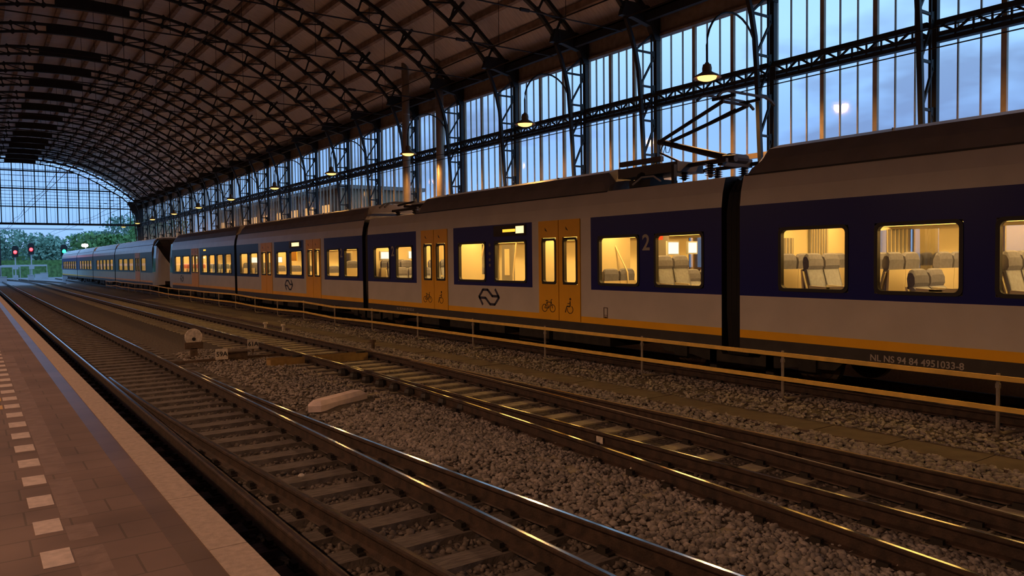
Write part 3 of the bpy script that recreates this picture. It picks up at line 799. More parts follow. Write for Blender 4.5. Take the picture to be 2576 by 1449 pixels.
def gangway(par, y0, y1, low=.45, high=3.62):
    m = MB(); n = 9
    rings = []
    for k in range(n):
        y = y0 + (y1 - y0) * k / (n - 1); d = .0 if k % 2 else .055
        pr = [(.16 + d, low), (.10 + d, 1.2), (.10 + d, 3.0), (.17 + d, 3.35), (.4 + d, high - d)]
        rings.append([(XT + a, y, z) for a, z in pr] + [(XR - a, y, z) for a, z in reversed(pr)])
    m.loft(rings, caps=True)
    return m.build('gangway_bellows', BLACK, par)
def bogie(par, yc, name='bogie'):
    o = None
    m = MB(); x = XT + .28
    m.poly([(yc - 2.0, .50), (yc - 1.7, .62), (yc - .55, .62), (yc - .4, .42), (yc + .4, .42), (yc + .55, .62), (yc + 1.7, .62), (yc + 2.0, .50), (yc + 1.85, .36), (yc + 1.1, .34), (yc + .5, .22), (yc - .5, .22), (yc - 1.1, .34), (yc - 1.85, .36)], 'x', x, x + .16)
    m.box(x + .2, XR - .45, yc - .35, yc + .35, .2, .5)
    for s in (-1, 1): m.box(x - .05, x + .1, yc + s * 1.38 - .16, yc + s * 1.38 + .16, .26, .56); m.box(x, x + .1, yc + s * .62 - .08, yc + s * .62 + .08, .15, .62)
    o = m.build(name, UNDER, par)
    for s in (-1, 1):
        m = MB()
        for xx in (XT + .56, XR - .62):
            m.lathe([(0, 0), (.09, -.05), (.1, 0), (.3, .01), (.32, -.01), (.41, .0), (.42, .1), (.30, .11), (0, .11)], (xx, yc + s * 1.38, .42), 26, 'x')
        m.tube([(XT + .5, yc + s * 1.38, .42), (XR - .5, yc + s * 1.38, .42)], .08, 8)
        m.build('wheelset', WHEELM, o)
    return o
def pantograph(par, yb, raised, dirn=1):
    m = MB()
    if raised:
        for xx in (11.8, 12.8): m.bar((xx, yb - .75, 4.04), (xx, yb + .75, 4.03), .07, .07)
        m.bar((11.9, yb + .72, 4.02), (12.8, yb + .72, 4.02), .08, .09); m.bar((11.9, yb - .5, 4.05), (12.8, yb - .5, 4.05), .12, .16)
        m.tube([(12.1, yb - .55, 4.12), (12.6, yb - .55, 4.12)], .09, 10); m.tube([(12.0, yb - .8, 4.08), (12.0, yb - .5, 4.1)], .07, 8)
        base = m.build('pantograph', PANTM, par)
        kn = (12.35, yb + 1.40, 4.68)
        m = MB(); m.tube([(12.35, yb - .42, 4.13), kn], [.075, .055], 8); m.tube([(12.5, yb + .65, 4.05), (12.45, yb + 1.62, 4.50), kn], .024, 5)
        m.tube([(12.2, kn[1], kn[2]), (12.5, kn[1], kn[2])], .06, 8); m.build('lower_arm', PANTM, base)
        m = MB(); hy = yb - .5
        m.tube([(12.25, kn[1] + .02, kn[2] + .02), (11.98, hy, 5.20)], .038, 6); m.tube([(12.45, kn[1] - .02, kn[2]), (12.74, hy, 5.20)], .038, 6)
        m.tube([(12.35, kn[1] - .05, kn[2] - .05), (12.36, hy, 5.1)], .014, 4); m.tube([(11.98, hy, 5.20), (12.74, hy, 5.20)], .03, 6); m.build('upper_arm', PANTM, base)
        m = MB()
        for dy in (-.28, .22):
            pts = [(11.5, hy + dy, 5.20), (11.62, hy + dy, 5.28), (11.8, hy + dy, 5.33), (12.9, hy + dy, 5.33), (13.08, hy + dy, 5.28), (13.2, hy + dy, 5.20)]
            m.sweep(pts, rect(.045, .04)); 
        for xx in (11.98, 12.74): m.bar((xx, hy - .3, 5.27), (xx, hy + .25, 5.27), .04, .05); m.bar((xx, hy, 5.18), (xx, hy, 5.3), .05, .05)
        m.build('collector_head', PANTM, base)
        for xx in (11.8, 12.8):
            for yy in (yb - .35, yb + .32):
                prof2 = [(.03, 3.74)]
                for q in range(6): prof2 += [(.05, 3.77 + q * .045), (.115, 3.785 + q * .045), (.05, 3.80 + q * .045)]
                m = MB(); m.lathe(prof2 + [(.05, 4.02), (0, 4.02)], (xx, yy, 0), 12)
                m.build('insulator', INSUL, base)
        m = MB(); m.tube([(12.0, yb + .7, 4.05), (11.95, yb + 1.2, 4.08), (11.9, yb + 1.75, 3.98), (11.85, yb + 2.1, 3.80)], .028, 6)
        for q in range(2): m.tube([(12.2, kn[1] - .02 - .16 * q, kn[2] - .06), (12.18, kn[1] - .06 - .16 * q, kn[2] - .24), (12.18, kn[1] - .14 - .16 * q, kn[2] - .26), (12.2, kn[1] - .2 - .16 * q, kn[2] - .08)], .01, 4)
        m.build('cable', BLACK, base)
    else:
        for xx in (11.9, 12.8): m.bar((xx, yb - .9, 3.9), (xx, yb + .9, 3.9), .08, .08)
        for q in (-.6, .6): m.lathe([(.04, 3.72), (.1, 3.78), (.05, 3.8), (.1, 3.84), (0, 3.9)], (11.95, yb + q, 0), 10)
        base = m.build('pantograph', PANTM, par)
        m = MB(); m.tube([(12.35, yb - .8, 3.95), (12.35, yb + .9, 4.08)], .05, 6); m.build('lower_arm', PANTM, base)
        m = MB(); m.tube([(12.1, yb + .9, 4.1), (11.9, yb - .7, 4.12)], .035, 6); m.tube([(12.6, yb + .9, 4.1), (12.8, yb - .7, 4.12)], .035, 6); m.build('upper_arm', PANTM, base)
        m = MB()
        for dy in (-.2, .2): m.sweep([(11.42, yb + .75 + dy, 4.0), (11.6, yb + .75 + dy, 4.14), (11.8, yb + .75 + dy, 4.18), (12.9, yb + .75 + dy, 4.18), (13.1, yb + .75 + dy, 4.14), (13.28, yb + .75 + dy, 4.0)], rect(.06, .05))
        m.build('collector_head', PANTM, base)
    return base
def car(name, label, y0, y1, wins, doors, white, roof, gang=None, bogies=(), light=True, nose=0, silver=False, lining=True, farwins=None, group='cars of the standing trains', floorz=.85):
    """wins: (ya,yb) glass spans; doors: (y0,y1,wins...) ; white: spans without the blue band; roof: list of (ya,yb,'H'/'L')"""
    r = empty(name, (XM, (y0 + y1) / 2, 0), label, 'train car', group)
    holes = [(a - .05, b + .05, 1.63, 2.67) for a, b in wins]
    for d in doors: holes.append((d[0], d[1], .80, 3.085))
    def colour(y, z):
        if z < .79: return 3
        if z < .93: return 2
        if z < 1.525 or z > 3.085: return 0
        return 0 if any(a < y < b for a, b in white) else 1
    ext = [v for w in white for v in w]
    m = MB()
    wall_grid(m, XT, y0, y1, [.58, .79, .93, 1.525, 3.085], holes, colour, ext)
    for (a, b) in zip(UPPER, UPPER[1:]): m.face([(XT + a[0], y0, a[1]), (XT + a[0], y1, a[1]), (XT + b[0], y1, b[1]), (XT + b[0], y0, b[1])], 0)
    fw = farwins if farwins is not None else wins
    wall_grid(m, XR, y0, y1, [.58, .79, .93, 1.525, 3.085], [(a - .02, b + .02, 1.63, 2.67) for a, b in fw], colour, ext)
    for (a, b) in zip(UPPER, UPPER[1:]): m.face([(XR - a[0], y0, a[1]), (XR - a[0], y1, a[1]), (XR - b[0], y1, b[1]), (XR - b[0], y0, b[1])], 0)
    ends = [(XT, .58), (XT, 3.085)] + [(XT + a, z) for a, z in UPPER[1:]] + [(XR - a, z) for a, z in reversed(UPPER[1:])] + [(XR, 3.085), (XR, .58)]
    m.face([(x, y0, z) for x, z in ends], 5 if gang else 0)
    m.face([(x, y1, z) for x, z in ends], 5)
    m.face([(XT, y0, .58), (XT, y1, .58), (XR, y1, .58), (XR, y0, .58)], 3)
    body = m.build('body', [GREYW if silver else WHITE] + BODYM[1:], r)
    for a, b, k in roof:
        R = ROOFH if k == 'H' else ROOFL
        m = MB()
        pr = [(XT + p, z) for p, z in R] + [(XR - p, z) for p, z in reversed(R)]
        sl = .28 if k == 'H' else 0.0
        rings = [[(x, a, z) for x, z in pr]]
        if k == 'H':
            rings = [[(x, a + .0, 3.62 + (z - 3.62) * .02) for x, z in pr], [(x, a + .06, 3.62 + (z - 3.62) * .5) for x, z in pr], [(x, a + sl, z) for x, z in pr],
                     [(x, b - sl, z) for x, z in pr], [(x, b - .06, 3.62 + (z - 3.62) * .5) for x, z in pr], [(x, b, 3.62 + (z - 3.62) * .02) for x, z in pr]]
        else: rings.append([(x, b, z) for x, z in pr])
        m.loft(rings)
        m.build('roof_fairing' if k == 'H' else 'low_roof', (ROOFG if not silver else GREYW) if k == 'H' else (GREYW if silver else ROOFEQ), r)
        if k == 'H':
            m = MB(); q = a + 2.2
            while q < b - 1.0:
                m.box(XT + .5, XT + .56, q, q + .012, 4.06, 4.13); q += 2.6
            m.box(XT + .095, XT + .11, a + .02, b - .02, 3.605, 3.632)
            m.build('roof_seam', BLACK, r)
    for a, b in wins: window_part(r, a, b, 1.675, 2.625, XT)
    m = MB()
    for a, b in fw: m.face([(XR - .01, a, 1.65), (XR - .01, b, 1.65), (XR - .01, b, 2.65), (XR - .01, a, 2.65)])
    if fw: m.build('far_side_glass', FGLASS, r)
    for d in doors:
        mid = (d[0] + d[1]) / 2
        door_leaf(r, d[0], mid, d[2][0], d[2][1], d[4] if len(d) > 4 else None)
        door_leaf(r, mid, d[1], d[3][0], d[3][1], d[5] if len(d) > 5 else None)
    # lit interior
    if lining:
        m = MB(); e = .35
        m.face([(XT + .02, y0 + e, floorz), (XT + .02, y1 - e, floorz), (XR - .02, y1 - e, floorz), (XR - .02, y0 + e, floorz)], 1)
        cz_ = 2.98
        m.face([(XT + .05, y0 + e, 2.86), (XT + .05, y1 - e, 2.86), (XT + .35, y1 - e, cz_), (XT + .35, y0 + e, cz_)])
        m.face([(XT + .35, y0 + e, cz_), (XT + .35, y1 - e, cz_), (XR - .35, y1 - e, cz_), (XR - .35, y0 + e, cz_)])
        m.face([(XR - .04, y0 + e, 2.80), (XR - .04, y1 - e, 2.80), (XR - .35, y1 - e, cz_), (XR - .35, y0 + e, cz_)])
        wall_grid(m, XR - .05, y0 + e, y1 - e, [floorz, 2.82], [(a, b, 1.65, 2.65) for a, b in fw], lambda y, z: 0)
        wall_grid(m, XT + .07, y0 + e, y1 - e, [floorz, 2.9], [(h[0] + .02, h[1] - .02, 1.655 if h[2] > 1 else .8, 2.645 if h[2] > 1 else 3.08) for h in holes], lambda y, z: 0)
        for ye in (y0 + e, y1 - e): m.face([(XT + .05, ye, floorz), (XR - .05, ye, floorz), (XR - .05, ye, cz_), (XT + .05, ye, cz_)])
        m.box(XR - .45, XR - .06, y0 + 1.2, y1 - 1.2, 2.70, 2.74)
        m.build('interior_lining', [LINING, TFLOOR], r)
        m = MB()
        if light:
            for xx in (XT + .55, XR - .62): m.box(xx - .075, xx + .075, y0 + .6, y1 - .6, 2.945, 2.965)
            m.build('ceiling_light', TLIGHT2 if silver else TLIGHT, r)
    if gang: gangway(r, *gang)
    for yc in bogies: bogie(r, yc)
    m = MB(); q = y0 + 3.2
    while q < y1 - 4.4:
        ln = rng.uniform(.9, 2.0); m.box(XT + .22, XR - .3, q, q + ln, rng.uniform(.2, .32), .58); q += ln + rng.uniform(.15, .7)
    m.build('underfloor_equipment', UNDER, r)
    return r
def far_pillar(r, y, w=.1, z0=.85, z1=2.9, x=None, mt=None, name='partition', d=1.0):
    x = x if x is not None else XR - 1.1
    m = MB(); m.box(x, x + d, y - w / 2, y + w / 2, z0, z1); return m.build(name, mt or SHELL, r)
def pole(r, x, pts): 
    m = MB(); m.tube(pts, .02, 6); m.build('grab_pole', SHELL, r)
def screen(r, y, z0, z1, x0, x1):
    m = MB(); m.box(x0 - .03, x1 + .03, y - .01, y + .03, z0 - .03, z1 + .03, 0); m.box(x0, x1, y - .016, y - .01, z0, z1, 1); m.build('info_screen', [PALE, SCREEN], r)

# near car (runs out of the frame on the right)
A = car('train_car', 'nearest train car at the right edge with unbroken blue band and three large windows', -6.3, 8.74, [(6.76, 7.9), (5.09, 6.24), (3.42, 4.58), (1.75, 2.9), (.1, 1.2), (-1.6, -.5)], [(-4.4, -2.9, (-4.25, -3.8), (-3.5, -3.05))], [(-4.6, -2.7)],
        [(-6.3, 8.72, 'H')], None, (), farwins=[(7.56, 7.85), (6.65, 7.14), (4.4, 5.65), (2.7, 3.9)])
for y, f, wh, hz in ((8.1, 1, 'abcd', 1.2), (7.5, -1, 'abcd', 1.2), (6.72, 1, 'ab', 1.2), (6.25, 1, 'abcd', 1.2), (5.78, -1, 'ab', .95), (5.12, 1, 'abcd', 1.2), (4.55, -1, 'abcd', 1.2), (3.6, 1, 'abcd', 1.2), (2.4, -1, 'abcd', 1.2), (1.5, 1, 'abcd', 1.2)):
    seat_row(A, y, 1.05, f, wh, hz)
m = MB(); m.box(XR - .09, XR - .06, 7.14, 7.56, 1.62, 2.66, 0)
for k in range(6): m.box(XR - .10, XR - .09, 7.17 + k * .07, 7.185 + k * .07, 1.62, 2.66, 1)
m.build('striped_blind', [CURT, SHELL], A)
for x0, x1, z0, z1, n in ((11.62, 11.98, 1.5, 2.52, 4), (12.47, 13.03, 1.4, 2.78, 7)):
    m = MB(); m.box(x0, x1, 8.35, 8.38, z0, z1, 0)
    for k in range(n): m.box(x0 + (x1 - x0) * (k + .5) / n - .008, x0 + (x1 - x0) * (k + .5) / n + .008, 8.34, 8.35, z0, z1, 1)
    m.build('gangway_door_pane', [CURT, SHELL], A)
m = MB(); m.poly([(XT + 1.25, 1.0), (XT + 1.45, 1.0), (XT + 1.45, 1.5), (XT + 1.35, 1.62)], 'y', 6.6, 7.3); m.build('litter_bin', SHELL, A)
text_mesh('running_number', 'NL NS 94 84 4951033-8', .135, INKW, A, (XT - .004, 5.68, .665), (0, -1, 0), (0, 0, 1), .002, bold=.002)

# middle car: two yellow door pairs, raised pantograph at the near end
B = car('train_car', 'second nearest train car with two yellow double doors and a raised pantograph', 9.14, 24.14,
        [(11.27, 12.41), (9.6, 10.75), (15.1, 16.4), (16.9, 18.18), (20.96, 21.99), (22.51, 23.63)],
        [(13.03, 14.56, (13.18, 13.59), (13.94, 14.37), 'chair', 'bike'), (18.8, 20.36, (18.98, 19.39), (19.75, 20.13), 'chair', 'bike')],
        [(12.69, 14.82), (18.48, 20.67)], [(12.25, 20.95, 'H'), (9.14, 12.3, 'L'), (20.9, 24.14, 'L')], (8.72, 9.16), (8.95,), farwins=[(9.7, 10.6), (11.3, 12.3), (15.2, 15.9), (16.95, 18.1), (21, 22), (22.6, 23.6)])
seat_row(B, 12.52, .86, 1, 'ab', 1.12); seat_row(B, 10.85, 1.03, -1, 'ab', 1.22); seat_row(B, 11.45, .95, -1, 'cd', 1.0)
seat_row(B, 20.95, .86, -1, 'cd', 1.16); seat_row(B, 20.25, .86, 1, 'cd', 1.16)
seat_row(B, 23.5, 1.03, 1, 'ab', 1.22); seat_row(B, 22.35, .9, -1, 'ab', 1.1); seat_row(B, 22.9, 1.03, -1, 'abcd', 1.2); seat_row(B, 21.7, .9, -1, 'b', 1.1)
screen(B, 11.4, 2.28, 2.52, XT + 1.02, XT + 1.32); screen(B, 11.5, 2.3, 2.52, XT + 1.75, XT + 2.0); screen(B, 23.75, 2.28, 2.5, XT + .3, XT + .75); screen(B, 22.6, 2.28, 2.5, XT + .75, XT + 1.2)
far_pillar(B, 18.1, .56, .85, 2.62, XT + 1.55, CURT, 'partition', .06)
m = MB(); m.box(XT + 1.535, XT + 1.55, 17.98, 18.22, 1.75, 2.5); m.build('partition_pane', LINING, B)
far_pillar(B, 12.05, .08, .85, 2.9, XT + 1.2, CURT, 'partition', .5)
far_pillar(B, 20.6, .9, .85, 2.75, XR - .12, CURT, 'partition', .05)
far_pillar(B, 12.75, .05, .85, 2.9, XT + .25, LINING, 'partition', .95); far_pillar(B, 14.8, .05, .85, 2.9, XT + .15, LINING, 'partition', .75); far_pillar(B, 18.45, .05, .85, 2.9, XT + .15, LINING, 'partition', .75)
for pp in ([(XT + .75, 13.0, 2.9), (XT + .75, 12.75, 2.5), (XT + .8, 12.4, 1.9), (XT + .8, 12.3, 1.0)], [(XT + .9, 16.9, .9), (XT + .9, 16.9, 1.8), (XT + .9, 16.75, 2.6), (XT + .9, 16.6, 2.9)],
           [(XT + .8, 19.0, .9), (XT + .8, 19.0, 1.9), (XT + .8, 19.3, 2.8)], [(XT + .9, 18.55, .9), (XT + .9, 18.55, 1.9), (XT + .9, 18.9, 2.9)], [(XT + .9, 18.6, 1.9), (XT + .9, 18.2, 2.9)]): pole(B, 0, pp)
m = MB(); m.box(XT + 1.4, XT + 1.9, 12.4, 12.42, 1.5, 2.45); m.build('notice_board', PALE, B)
m = MB(); m.box(XT + .98, XT + 1.1, 11.62, 11.66, 2.58, 2.78); m.build('notice', REDM, B)
for y in (9.35, 9.5): far_pillar(B, y, .03, 1.9, 2.7, XR - .1, SHELL, 'blind_cord', .03)
m = MB(); m.box(XT - .012, XT + .004, 15.06, 16.46, 2.785, 3.06, 0); m.box(XT - .018, XT - .012, 15.50, 16.04, 2.885, 2.955, 1); m.box(XT - .018, XT - .012, 15.14, 15.47, 2.84, 3.015, 2)  # last box glows in place of a lamp's reflection in the glass
m.build('destination_display', [BLACKG, ORANGEL, DISPLAY_GLOW], B)
text_mesh('class_number', '2', .44, INKW, B, (XT - .004, 11.02, 2.49), (0, -1, 0), (0, 0, 1), .002, bold=.008)
text_mesh('class_number', '2', .44, INKW, B, (XT - .004, 22.25, 2.49), (0, -1, 0), (0, 0, 1), .002, bold=.008)
text_mesh('running_number', 'NL NS 94 84 4951033-8', .115, INKW, B, (XT - .004, 21.45, .70), (0, -1, 0), (0, 0, 1), .002)
logo(B, 16.72, 1.235, .32)
m = MB()
for (a, b, c, d) in ((12.16, 12.18, .93, 1.16), (12.27, 12.29, .93, 1.16), (12.16, 12.29, 1.145, 1.16), (12.16, 12.29, .99, 1.0)): m.box(XT - .004, XT, a, b, c, d)
m.box(XT - .004, XT, 12.19, 12.26, .93, .965); m.build('hatch_mark', INKD, B)
m = MB()
for k, z in enumerate((2.58, 2.36, 2.2, 2.06)): m.lathe([(0, -.003), (.045, -.003), (.045, .0), (0, .0)], (XT - .001, 16.66, z), 10, 'x')
m.build('sticker', ROOFG, B)
pantograph(B, 10.42, True); pantograph(B, 23.1, False)
m = MB(); m.box(XT + .3, XT + 1.1, 11.2, 11.8, 3.66, 3.8); m.build('roof_box', BLACK, B)
m = MB(); m.lathe([(0, 0), (.34, .0), (.36, .1), (.34, .2), (0, .22)], (XT + .7, 11.5, 3.72), 16, 'y'); m.build('roof_equipment', BLACK, B)
m = MB(); m.box(XT + .3, XT + .38, 10.55, 10.62, 3.65, 4.02); m.build('cable_stand', BLACK, B)
m = MB(); m.box(XT + .3, XT + .38, 10.9, 12.1, 4.12, 4.22); m.box(XT + .45, XT + 1.2, 10.6, 12.3, 3.9, 4.1); m.build('roof_box', ROOFEQ, B)
m = MB(); m.tube([(XT + .2, 11.6, 3.7), (XT + .26, 11.4, 3.84), (XT + .3, 11.1, 3.84), (XT + .3, 10.9, 3.72)], .02, 5); m.build('roof_cable', PALE, B)

# third car
C3 = car('train_car', 'third nearest train car with two yellow double doors, its roof fully faired in dark grey', 24.56, 39.8,
         [(26.63, 27.74), (24.99, 26.1), (30.49, 31.89), (32.34, 33.6), (36.37, 37.52), (37.94, 39.18)],
         [(28.41, 29.99, (28.54, 28.97), (29.31, 29.73)), (34.22, 35.82, (34.41, 34.83), (35.14, 35.67))], [(28.05, 30.24), (33.93, 36.2)],
         [(24.56, 39.8, 'H')], (24.12, 24.58), (24.35,), farwins=[(25.0, 26.0), (27, 27.9), (31.5, 32.5)])
for y, f, z in ((28.05, 1, .84), (26.35, 1, 1.03), (32.2, 1, .86), (34.2, 1, .86), (37.7, 1, 1.0), (37.2, -1, .8), (39.2, 1, 1.0)): seat_row(C3, y, z, f, 'ab', 1.2)
text_mesh('class_number', '2', .44, INKW, C3, (XT - .004, 26.4, 2.49), (0, -1, 0), (0, 0, 1), .002, bold=.008)
logo(C3, 32.1, 1.235, .32)
m = MB(); m.box(XT - .012, XT + .004, 30.55, 31.95, 2.785, 3.06, 0); m.box(XT - .018, XT - .012, 30.75, 31.6, 2.85, 3.0, 1); m.build('destination_display', [BLACKG, DISPLAY_GLOW], C3)
m = MB(); m.box(XT + .5, XT + .53, 32.5, 33.2, 2.25, 2.65); m.box(XT + .5, XT + .53, 31.4, 31.8, 2.25, 2.65); m.build('notice', YELLOW, C3)
screen(C3, 39.2, 2.2, 2.45, XT + .5, XT + 1.0); screen(C3, 37.4, 2.2, 2.45, XT + 1.2, XT + 1.5)
for y in (26.2, 31.0): pole(C3, 0, [(XT + .7, y + .3, 2.9), (XT + .7, y, 2.3), (XT + .7, y - .3, 2.9)])

def nose(par, y0, ln, sgn, silver):
    """tapering cab end from y0, pointing along sgn*y"""
    m = MB(); rings = []
    for t in (0, .15, .3, .45, .6, .75, .88, .96, 1.0):
        y = y0 + sgn * ln * t
        top = 4.12 - 2.15 * t ** 1.5
        bot = .58 + .15 * t; ins = .75 * t ** 2.6
        pr = []
        for p, z in ((0, bot), (-.02 + .02, .95), (0, 1.6), (.03, min(2.6, top - .35)), (.11, min(3.5, top - .2)), (.4, top - .05), (1.35, top)):
            pr.append((XT + p + ins * (1 if p < 1.3 else 0), y - sgn * (.0 if z > 1.2 else .0), z))
        rings.append(pr + [(XT + XR - x, yy, z) for x, yy, z in reversed(pr[:-1])])
    n = len(rings[0])
    m.loft(rings)
    idx = 0
    for i in range(len(rings) - 1):
        for j in range(n):
            zc = (rings[i][j][2] + rings[i][(j + 1) % n][2]) / 2
            if j in (4, 5, 6, 7) and (silver or i >= 4): m.m[idx] = 1
            elif j in (2, 3) and i in (0, 1): m.m[idx] = 1
            elif i >= 5 and zc < .95: m.m[idx] = 1
            idx += 1
    o = m.build('cab_nose', [GREYW if silver else WHITE, BLACKG], par, smooth=False)
    m = MB()
    for xx in (XT + .62, XR - .62): m.lathe([(0, -.02), (.1, -.02), (.1, .03), (0, .03)], (xx, y0 + sgn * (ln + .0), 1.2), 12, 'y')
    m.build('headlight', BLACKG, par)
    m = MB(); m.box(XM - .25, XM + .25, min(y0 + sgn * (ln - .3), y0 + sgn * (ln + .35)), max(y0 + sgn * (ln - .3), y0 + sgn * (ln + .35)), .6, 1.0); m.build('coupler', UNDER, par)
D = car('train_car', 'cab car ending the near train, with four narrow windows and a yellow door', 40.2, 55.0,
        [(45.79, 46.9), (44.08, 45.32), (42.43, 43.64), (40.82, 41.98), (52.48, 54.1), (50.06, 51.9)], [(47.8, 49.5, (47.92, 48.5), (48.75, 49.35))], [(47.45, 49.66)], [(40.2, 55.0, 'H')], (39.78, 40.22), (40.0, 53.0), farwins=[(42.5, 43.6)])
nose(D, 55.0, 2.9, 1, False)
for y, f, c in ((46.2, 1, None), (45.0, -1, None), (43.4, 1, None), (41.6, 1, None), (53.4, 1, SEATR), (52.9, 1, SEATR), (51.3, 1, SEATR), (50.6, 1, SEATR)): seat_row(D, y, .95, f, 'ab', 1.2, c)
logo(D, 52.2, 1.25, .3)
m = MB(); m.box(XT + .6, XT + 1.2, 51.2, 51.25, 2.5, 2.6); m.build('info_screen', SCREEN, D)
m = MB(); m.box(XT - .012, XT, 46.0, 46.5, 2.9, 2.98); m.build('destination_display', ORANGEL, D)
# second train beyond, silver white
E_ = car('train_car', 'cab car of the farther silver-white train, its slanted white nose facing the camera', 61.9, 79.6,
         [(75.5, 77.6), (72.8, 75.0), (70.0, 72.2), (64.5, 66.4)], [(67.0, 69.0, (67.2, 67.8), (68.2, 68.8))], [(66.7, 69.3)], [(61.9, 79.6, 'H')], None, (64.6,), silver=True, light=True, farwins=[])
nose(E_, 61.9, 3.5, -1, True)
for n, (a, b) in enumerate(((80.0, 95.3), (95.7, 110.6), (111.0, 130.0))):
    c = car('train_car', ['second car of the farther silver-white train, behind its cab car', 'third car of the farther silver-white train, passing under the glazed end', 'farthest silver-white train car, out in the open beyond the hall'][n], a, b,
            [(a + 1 + 2.4 * k, a + 2.9 + 2.4 * k) for k in range(int((b - a - 2) / 2.4))], [], [], [(a, b - (.8 if n < 2 else 0), 'H')], (a - .42, a + .02), (a - .2,), silver=True, farwins=[])

# ------------------------------------------------------------------ overhead wires, pipes
def wire(x, label, zc=5.40):
    r = empty('overhead_wire', (x, 50, zc), label, 'overhead wire')
    m = MB(); m.tube([(x, -15, zc), (x, 150, zc)], .011, 5); m.build('contact_wire', IRON2, r)
    m = MB(); ys_ = np.linspace(-15, 150, 56); m.tube([(x, y, zc + .13 + .22 * abs(math.sin(y / 165 * math.pi * 8))) for y in ys_], .010, 5)
    for y in ys_[::2]: m.tube([(x, y, zc), (x, y, zc + .13 + .22 * abs(math.sin(y / 165 * math.pi * 8)))], .005, 4)
    m.build('messenger_wire', IRON2, r)
wire(2.83, 'overhead wires above the left track'); wire(7.24, 'overhead wires above the middle track'); wire(12.35, 'overhead wires above the standing trains, touching the pantograph')
for n, (y, dx) in enumerate(((29.15, 0), (31.6, -.35))):
    x = 16.75 + dx
    r = empty('vent_pipe', (x, y, .76), ['cream vent pipe by the lattice columns, the right-hand one of the pair', 'cream vent pipe by the lattice columns, the left-hand one of the pair'][n], 'pipe', 'pair of vent pipes')
    m = MB(); m.lathe([(.17, .76), (.17, 10.9 + n * .5), (0, 10.9 + n * .5)], (x, y, 0), 16); m.build('shaft', PIPEM, r, smooth=True)
    for z in (3.5, 6.2, 8.8):
        m = MB(); m.lathe([(.178, z), (.178, z + .05), (.0, z + .05)], (x, y, 0), 16); m.build('collar', PIPEM, r)

# ------------------------------------------------------------------ outside: annex, yard, signals, trees
r = empty('annex_building', (24, 62, 0), 'brown station building with warm lit windows behind the far glass bays', 'building')
m = MB(); m.box(20.8, 27, 50, 82, 0, 7.2); m.build('walls', ANNEX, r)
m = MB(); m.box(20.5, 27.3, 49.7, 82.3, 7.2, 7.45); m.build('roof', ROOFG, r)
for k in range(9):
    m = MB(); y = 51.5 + k * 3.4; m.box(20.75, 20.8, y, y + 1.6, 4.4, 6.2); m.build('window', ANNEXW, r)
m = MB(); m.box(-40, 40, 178, 182, -.4, 2.0); m.box(-40, 40, 182, 186, -.4, 3.2); m.box(-40, 60, 214, 220, -.4, 6.2); struct('grass_bank', m, GRASS)
for n, (x0, x1, y, z) in enumerate(((-14, 6.5, 146, 2.2), (-10, 12, 172, 2.3))):
    r = empty('noise_barrier', ((x0 + x1) / 2, y, 0), ['low pale grey barrier in the yard, nearer of the two', 'low pale grey barrier in front of the bank, farther of the two'][n], 'barrier')
    m = MB(); m.box(x0, x1, y - .05, y + .05, z - .3, z); m.build('panel', PALE, r)
    m = MB()
    for k in range(9): m.box(x0 + (x1 - x0) * k / 8 - .05, x0 + (x1 - x0) * k / 8 + .05, y - .1, y, -.3, z)
    m.build('posts', PALE, r)
def signal(x, y, z, lens, label, pole=True):
    r = empty('rail_signal', (x, y, -.2), label, 'signal')
    m = MB(); m.tube([(x, y, -.3), (x, y, z + .9)], .09, 8); m.build('mast', PALE, r)
    m = MB(); m.poly([(x - .38, z - .75), (x + .38, z - .75), (x + .46, z + .6), (x + .25, z + 1.0), (x - .25, z + 1.0), (x - .46, z + .6)], 'y', y - .3, y - .1)
    m.lathe([(.26, 0), (.30, -.25), (.26, -.25), (.22, 0)], (x, y - .3, z + .05), 14, 'y'); m.build('head', SBLK, r)
    m = MB(); m.lathe([(0, 0), (.27, 0), (.24, -.06), (0, -.09)], (x, y - .3, z), 16, 'y'); m.build('lens', lens, r)
    m = MB(); m.box(x - .35, x + .35, y - .15, y - .1, 1.6, 2.2); m.build('plate', PALE, r)
    m = MB(); m.box(x - .3, x + .3, y - .3, y + .2, -.3, .7); m.build('base_cabinet', PALE, r)
signal(5.67, 140, 4.2, SREDL, 'yard signal showing red, the left-hand of the two red ones')
signal(7.75, 140, 4.6, SREDL, 'yard signal showing red, the taller right-hand one of the two red ones')
signal(11.45, 132, 4.2, SGRNL, 'yard signal showing green beside the far silver-white train')
r = empty('yard_lamp', (15.0, 140, 0), 'bright white lamp shining above the far train roof', 'lamp')
m = MB(); m.tube([(15.2, 140, -.2), (15.2, 140, 5.3)], .07, 6); m.build('mast', PALE, r)
m = MB(); m.lathe([(0, .3), (.42, .22), (.5, 0), (.42, -.22), (0, -.3)], (15.05, 139.8, 5.25), 12); m.build('lens', SWHTL, r, smooth=True)
for n, (x, y, w, h) in enumerate(((3.6, 128, 1.0, .6), (9.2, 150, .9, .7), (10.6, 158, 1.1, .8), (7.4, 136, .8, .7))):
    r = empty('trackside_cabinet', (x, y, -.2), ['pale trackside cabinet nearest the hall end', 'pale trackside cabinet right of the taller red signal', 'farthest pale trackside cabinet before the bank', 'small pale trackside cabinet below the red signals'][n], 'cabinet')
    m = MB(); m.box(x - w / 2, x + w / 2, y - .4, y + .4, -.25, h); m.build('housing', PALE, r); m = MB(); m.box(x - w / 2 - .05, x + w / 2 + .05, y - .45, y + .45, h, h + .06); m.build('lid', PALE, r)
r = empty('catenary_mast', (5.0, 155, 0), 'dark steel catenary mast in the yard at the left edge', 'mast')
m = MB(); m.box(3.85, 4.15, 150, 150.3, -.3, 9.5); m.build('post', SBLK, r)
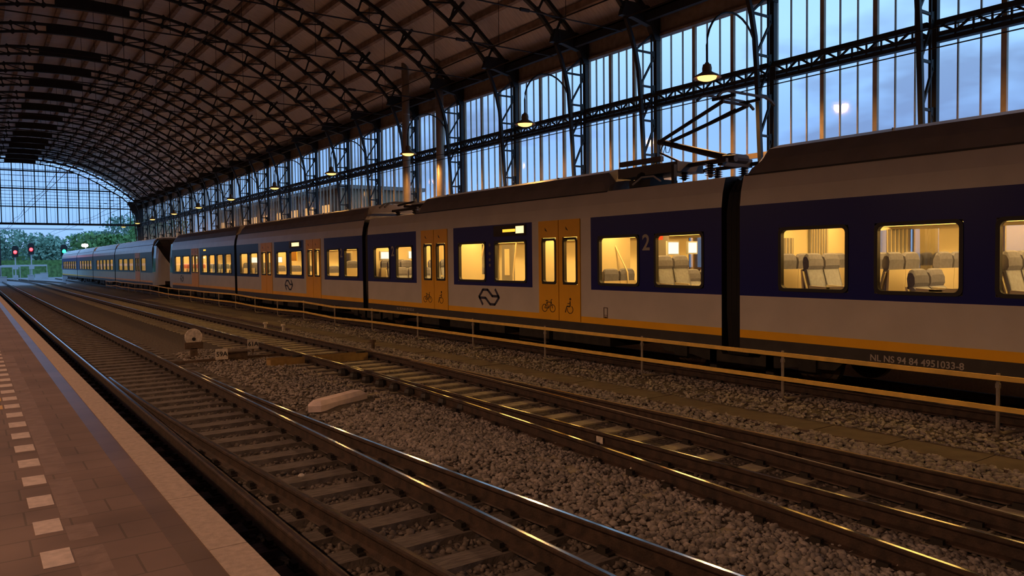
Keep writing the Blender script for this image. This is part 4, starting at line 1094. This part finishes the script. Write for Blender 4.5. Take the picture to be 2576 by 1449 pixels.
m = MB(); m.bar((-8, 150, 8.2), (16, 150, 8.2), .2, .25); m.bar((-8, 150, 9.0), (16, 150, 9.0), .15, .15); m.build('crossbeam', PALE, r)
def tree(x, y, h, w, label, mt, n=2600, trunk=.3, base=.2, leaf=.5):
    r = empty('tree', (x, y, 0), label, 'tree', 'trees beyond the hall')
    m = MB(); m.tube([(x, y, -.3), (x + .1, y, h * .35), (x, y, h * .7)], [trunk, trunk * .8, trunk * .35], 8)
    for k in range(5):
        a = rng.uniform(0, 6.28); m.tube([(x, y, h * (.25 + .08 * k)), (x + math.cos(a) * w * .35, y + math.sin(a) * w * .35, h * (.45 + .09 * k))], [trunk * .4, trunk * .12], 5)
    m.build('trunk', BARK, r)
    blobs = [(rng.uniform(-.6, .6) * w * .6, rng.uniform(-.5, .5) * w * .6, h * rng.uniform(base + .2, .86), w * rng.uniform(.26, .42)) for _ in range(13)]
    m = MB()
    for k in range(n):
        bx, by, bz, br = blobs[k % 13]
        v = rng.normal(size=3); v /= np.linalg.norm(v); v *= br * rng.uniform(.6, 1.05)
        c_ = Vector((x + bx + v[0], y + by + v[1], bz + v[2] * .8))
        a = Vector(rng.normal(size=3)).normalized(); b_ = a.cross(Vector(rng.normal(size=3))).normalized(); s = leaf * rng.uniform(.5, 1.1)
        if c_.z > h: continue
        m.face([c_ - a * s, c_ + b_ * s * .55, c_ + a * s, c_ - b_ * s * .55])
    m.build('foliage', mt, r)
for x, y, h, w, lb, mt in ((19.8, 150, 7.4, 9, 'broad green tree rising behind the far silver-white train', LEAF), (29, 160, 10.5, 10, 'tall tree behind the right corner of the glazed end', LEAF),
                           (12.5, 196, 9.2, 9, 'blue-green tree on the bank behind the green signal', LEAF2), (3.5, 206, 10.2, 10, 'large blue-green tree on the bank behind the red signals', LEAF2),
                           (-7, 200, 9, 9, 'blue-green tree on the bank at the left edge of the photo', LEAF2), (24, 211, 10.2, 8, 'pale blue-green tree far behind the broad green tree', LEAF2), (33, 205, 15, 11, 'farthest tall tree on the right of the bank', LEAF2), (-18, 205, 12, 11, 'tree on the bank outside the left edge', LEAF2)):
    tree(x, y, h, w, lb, mt)
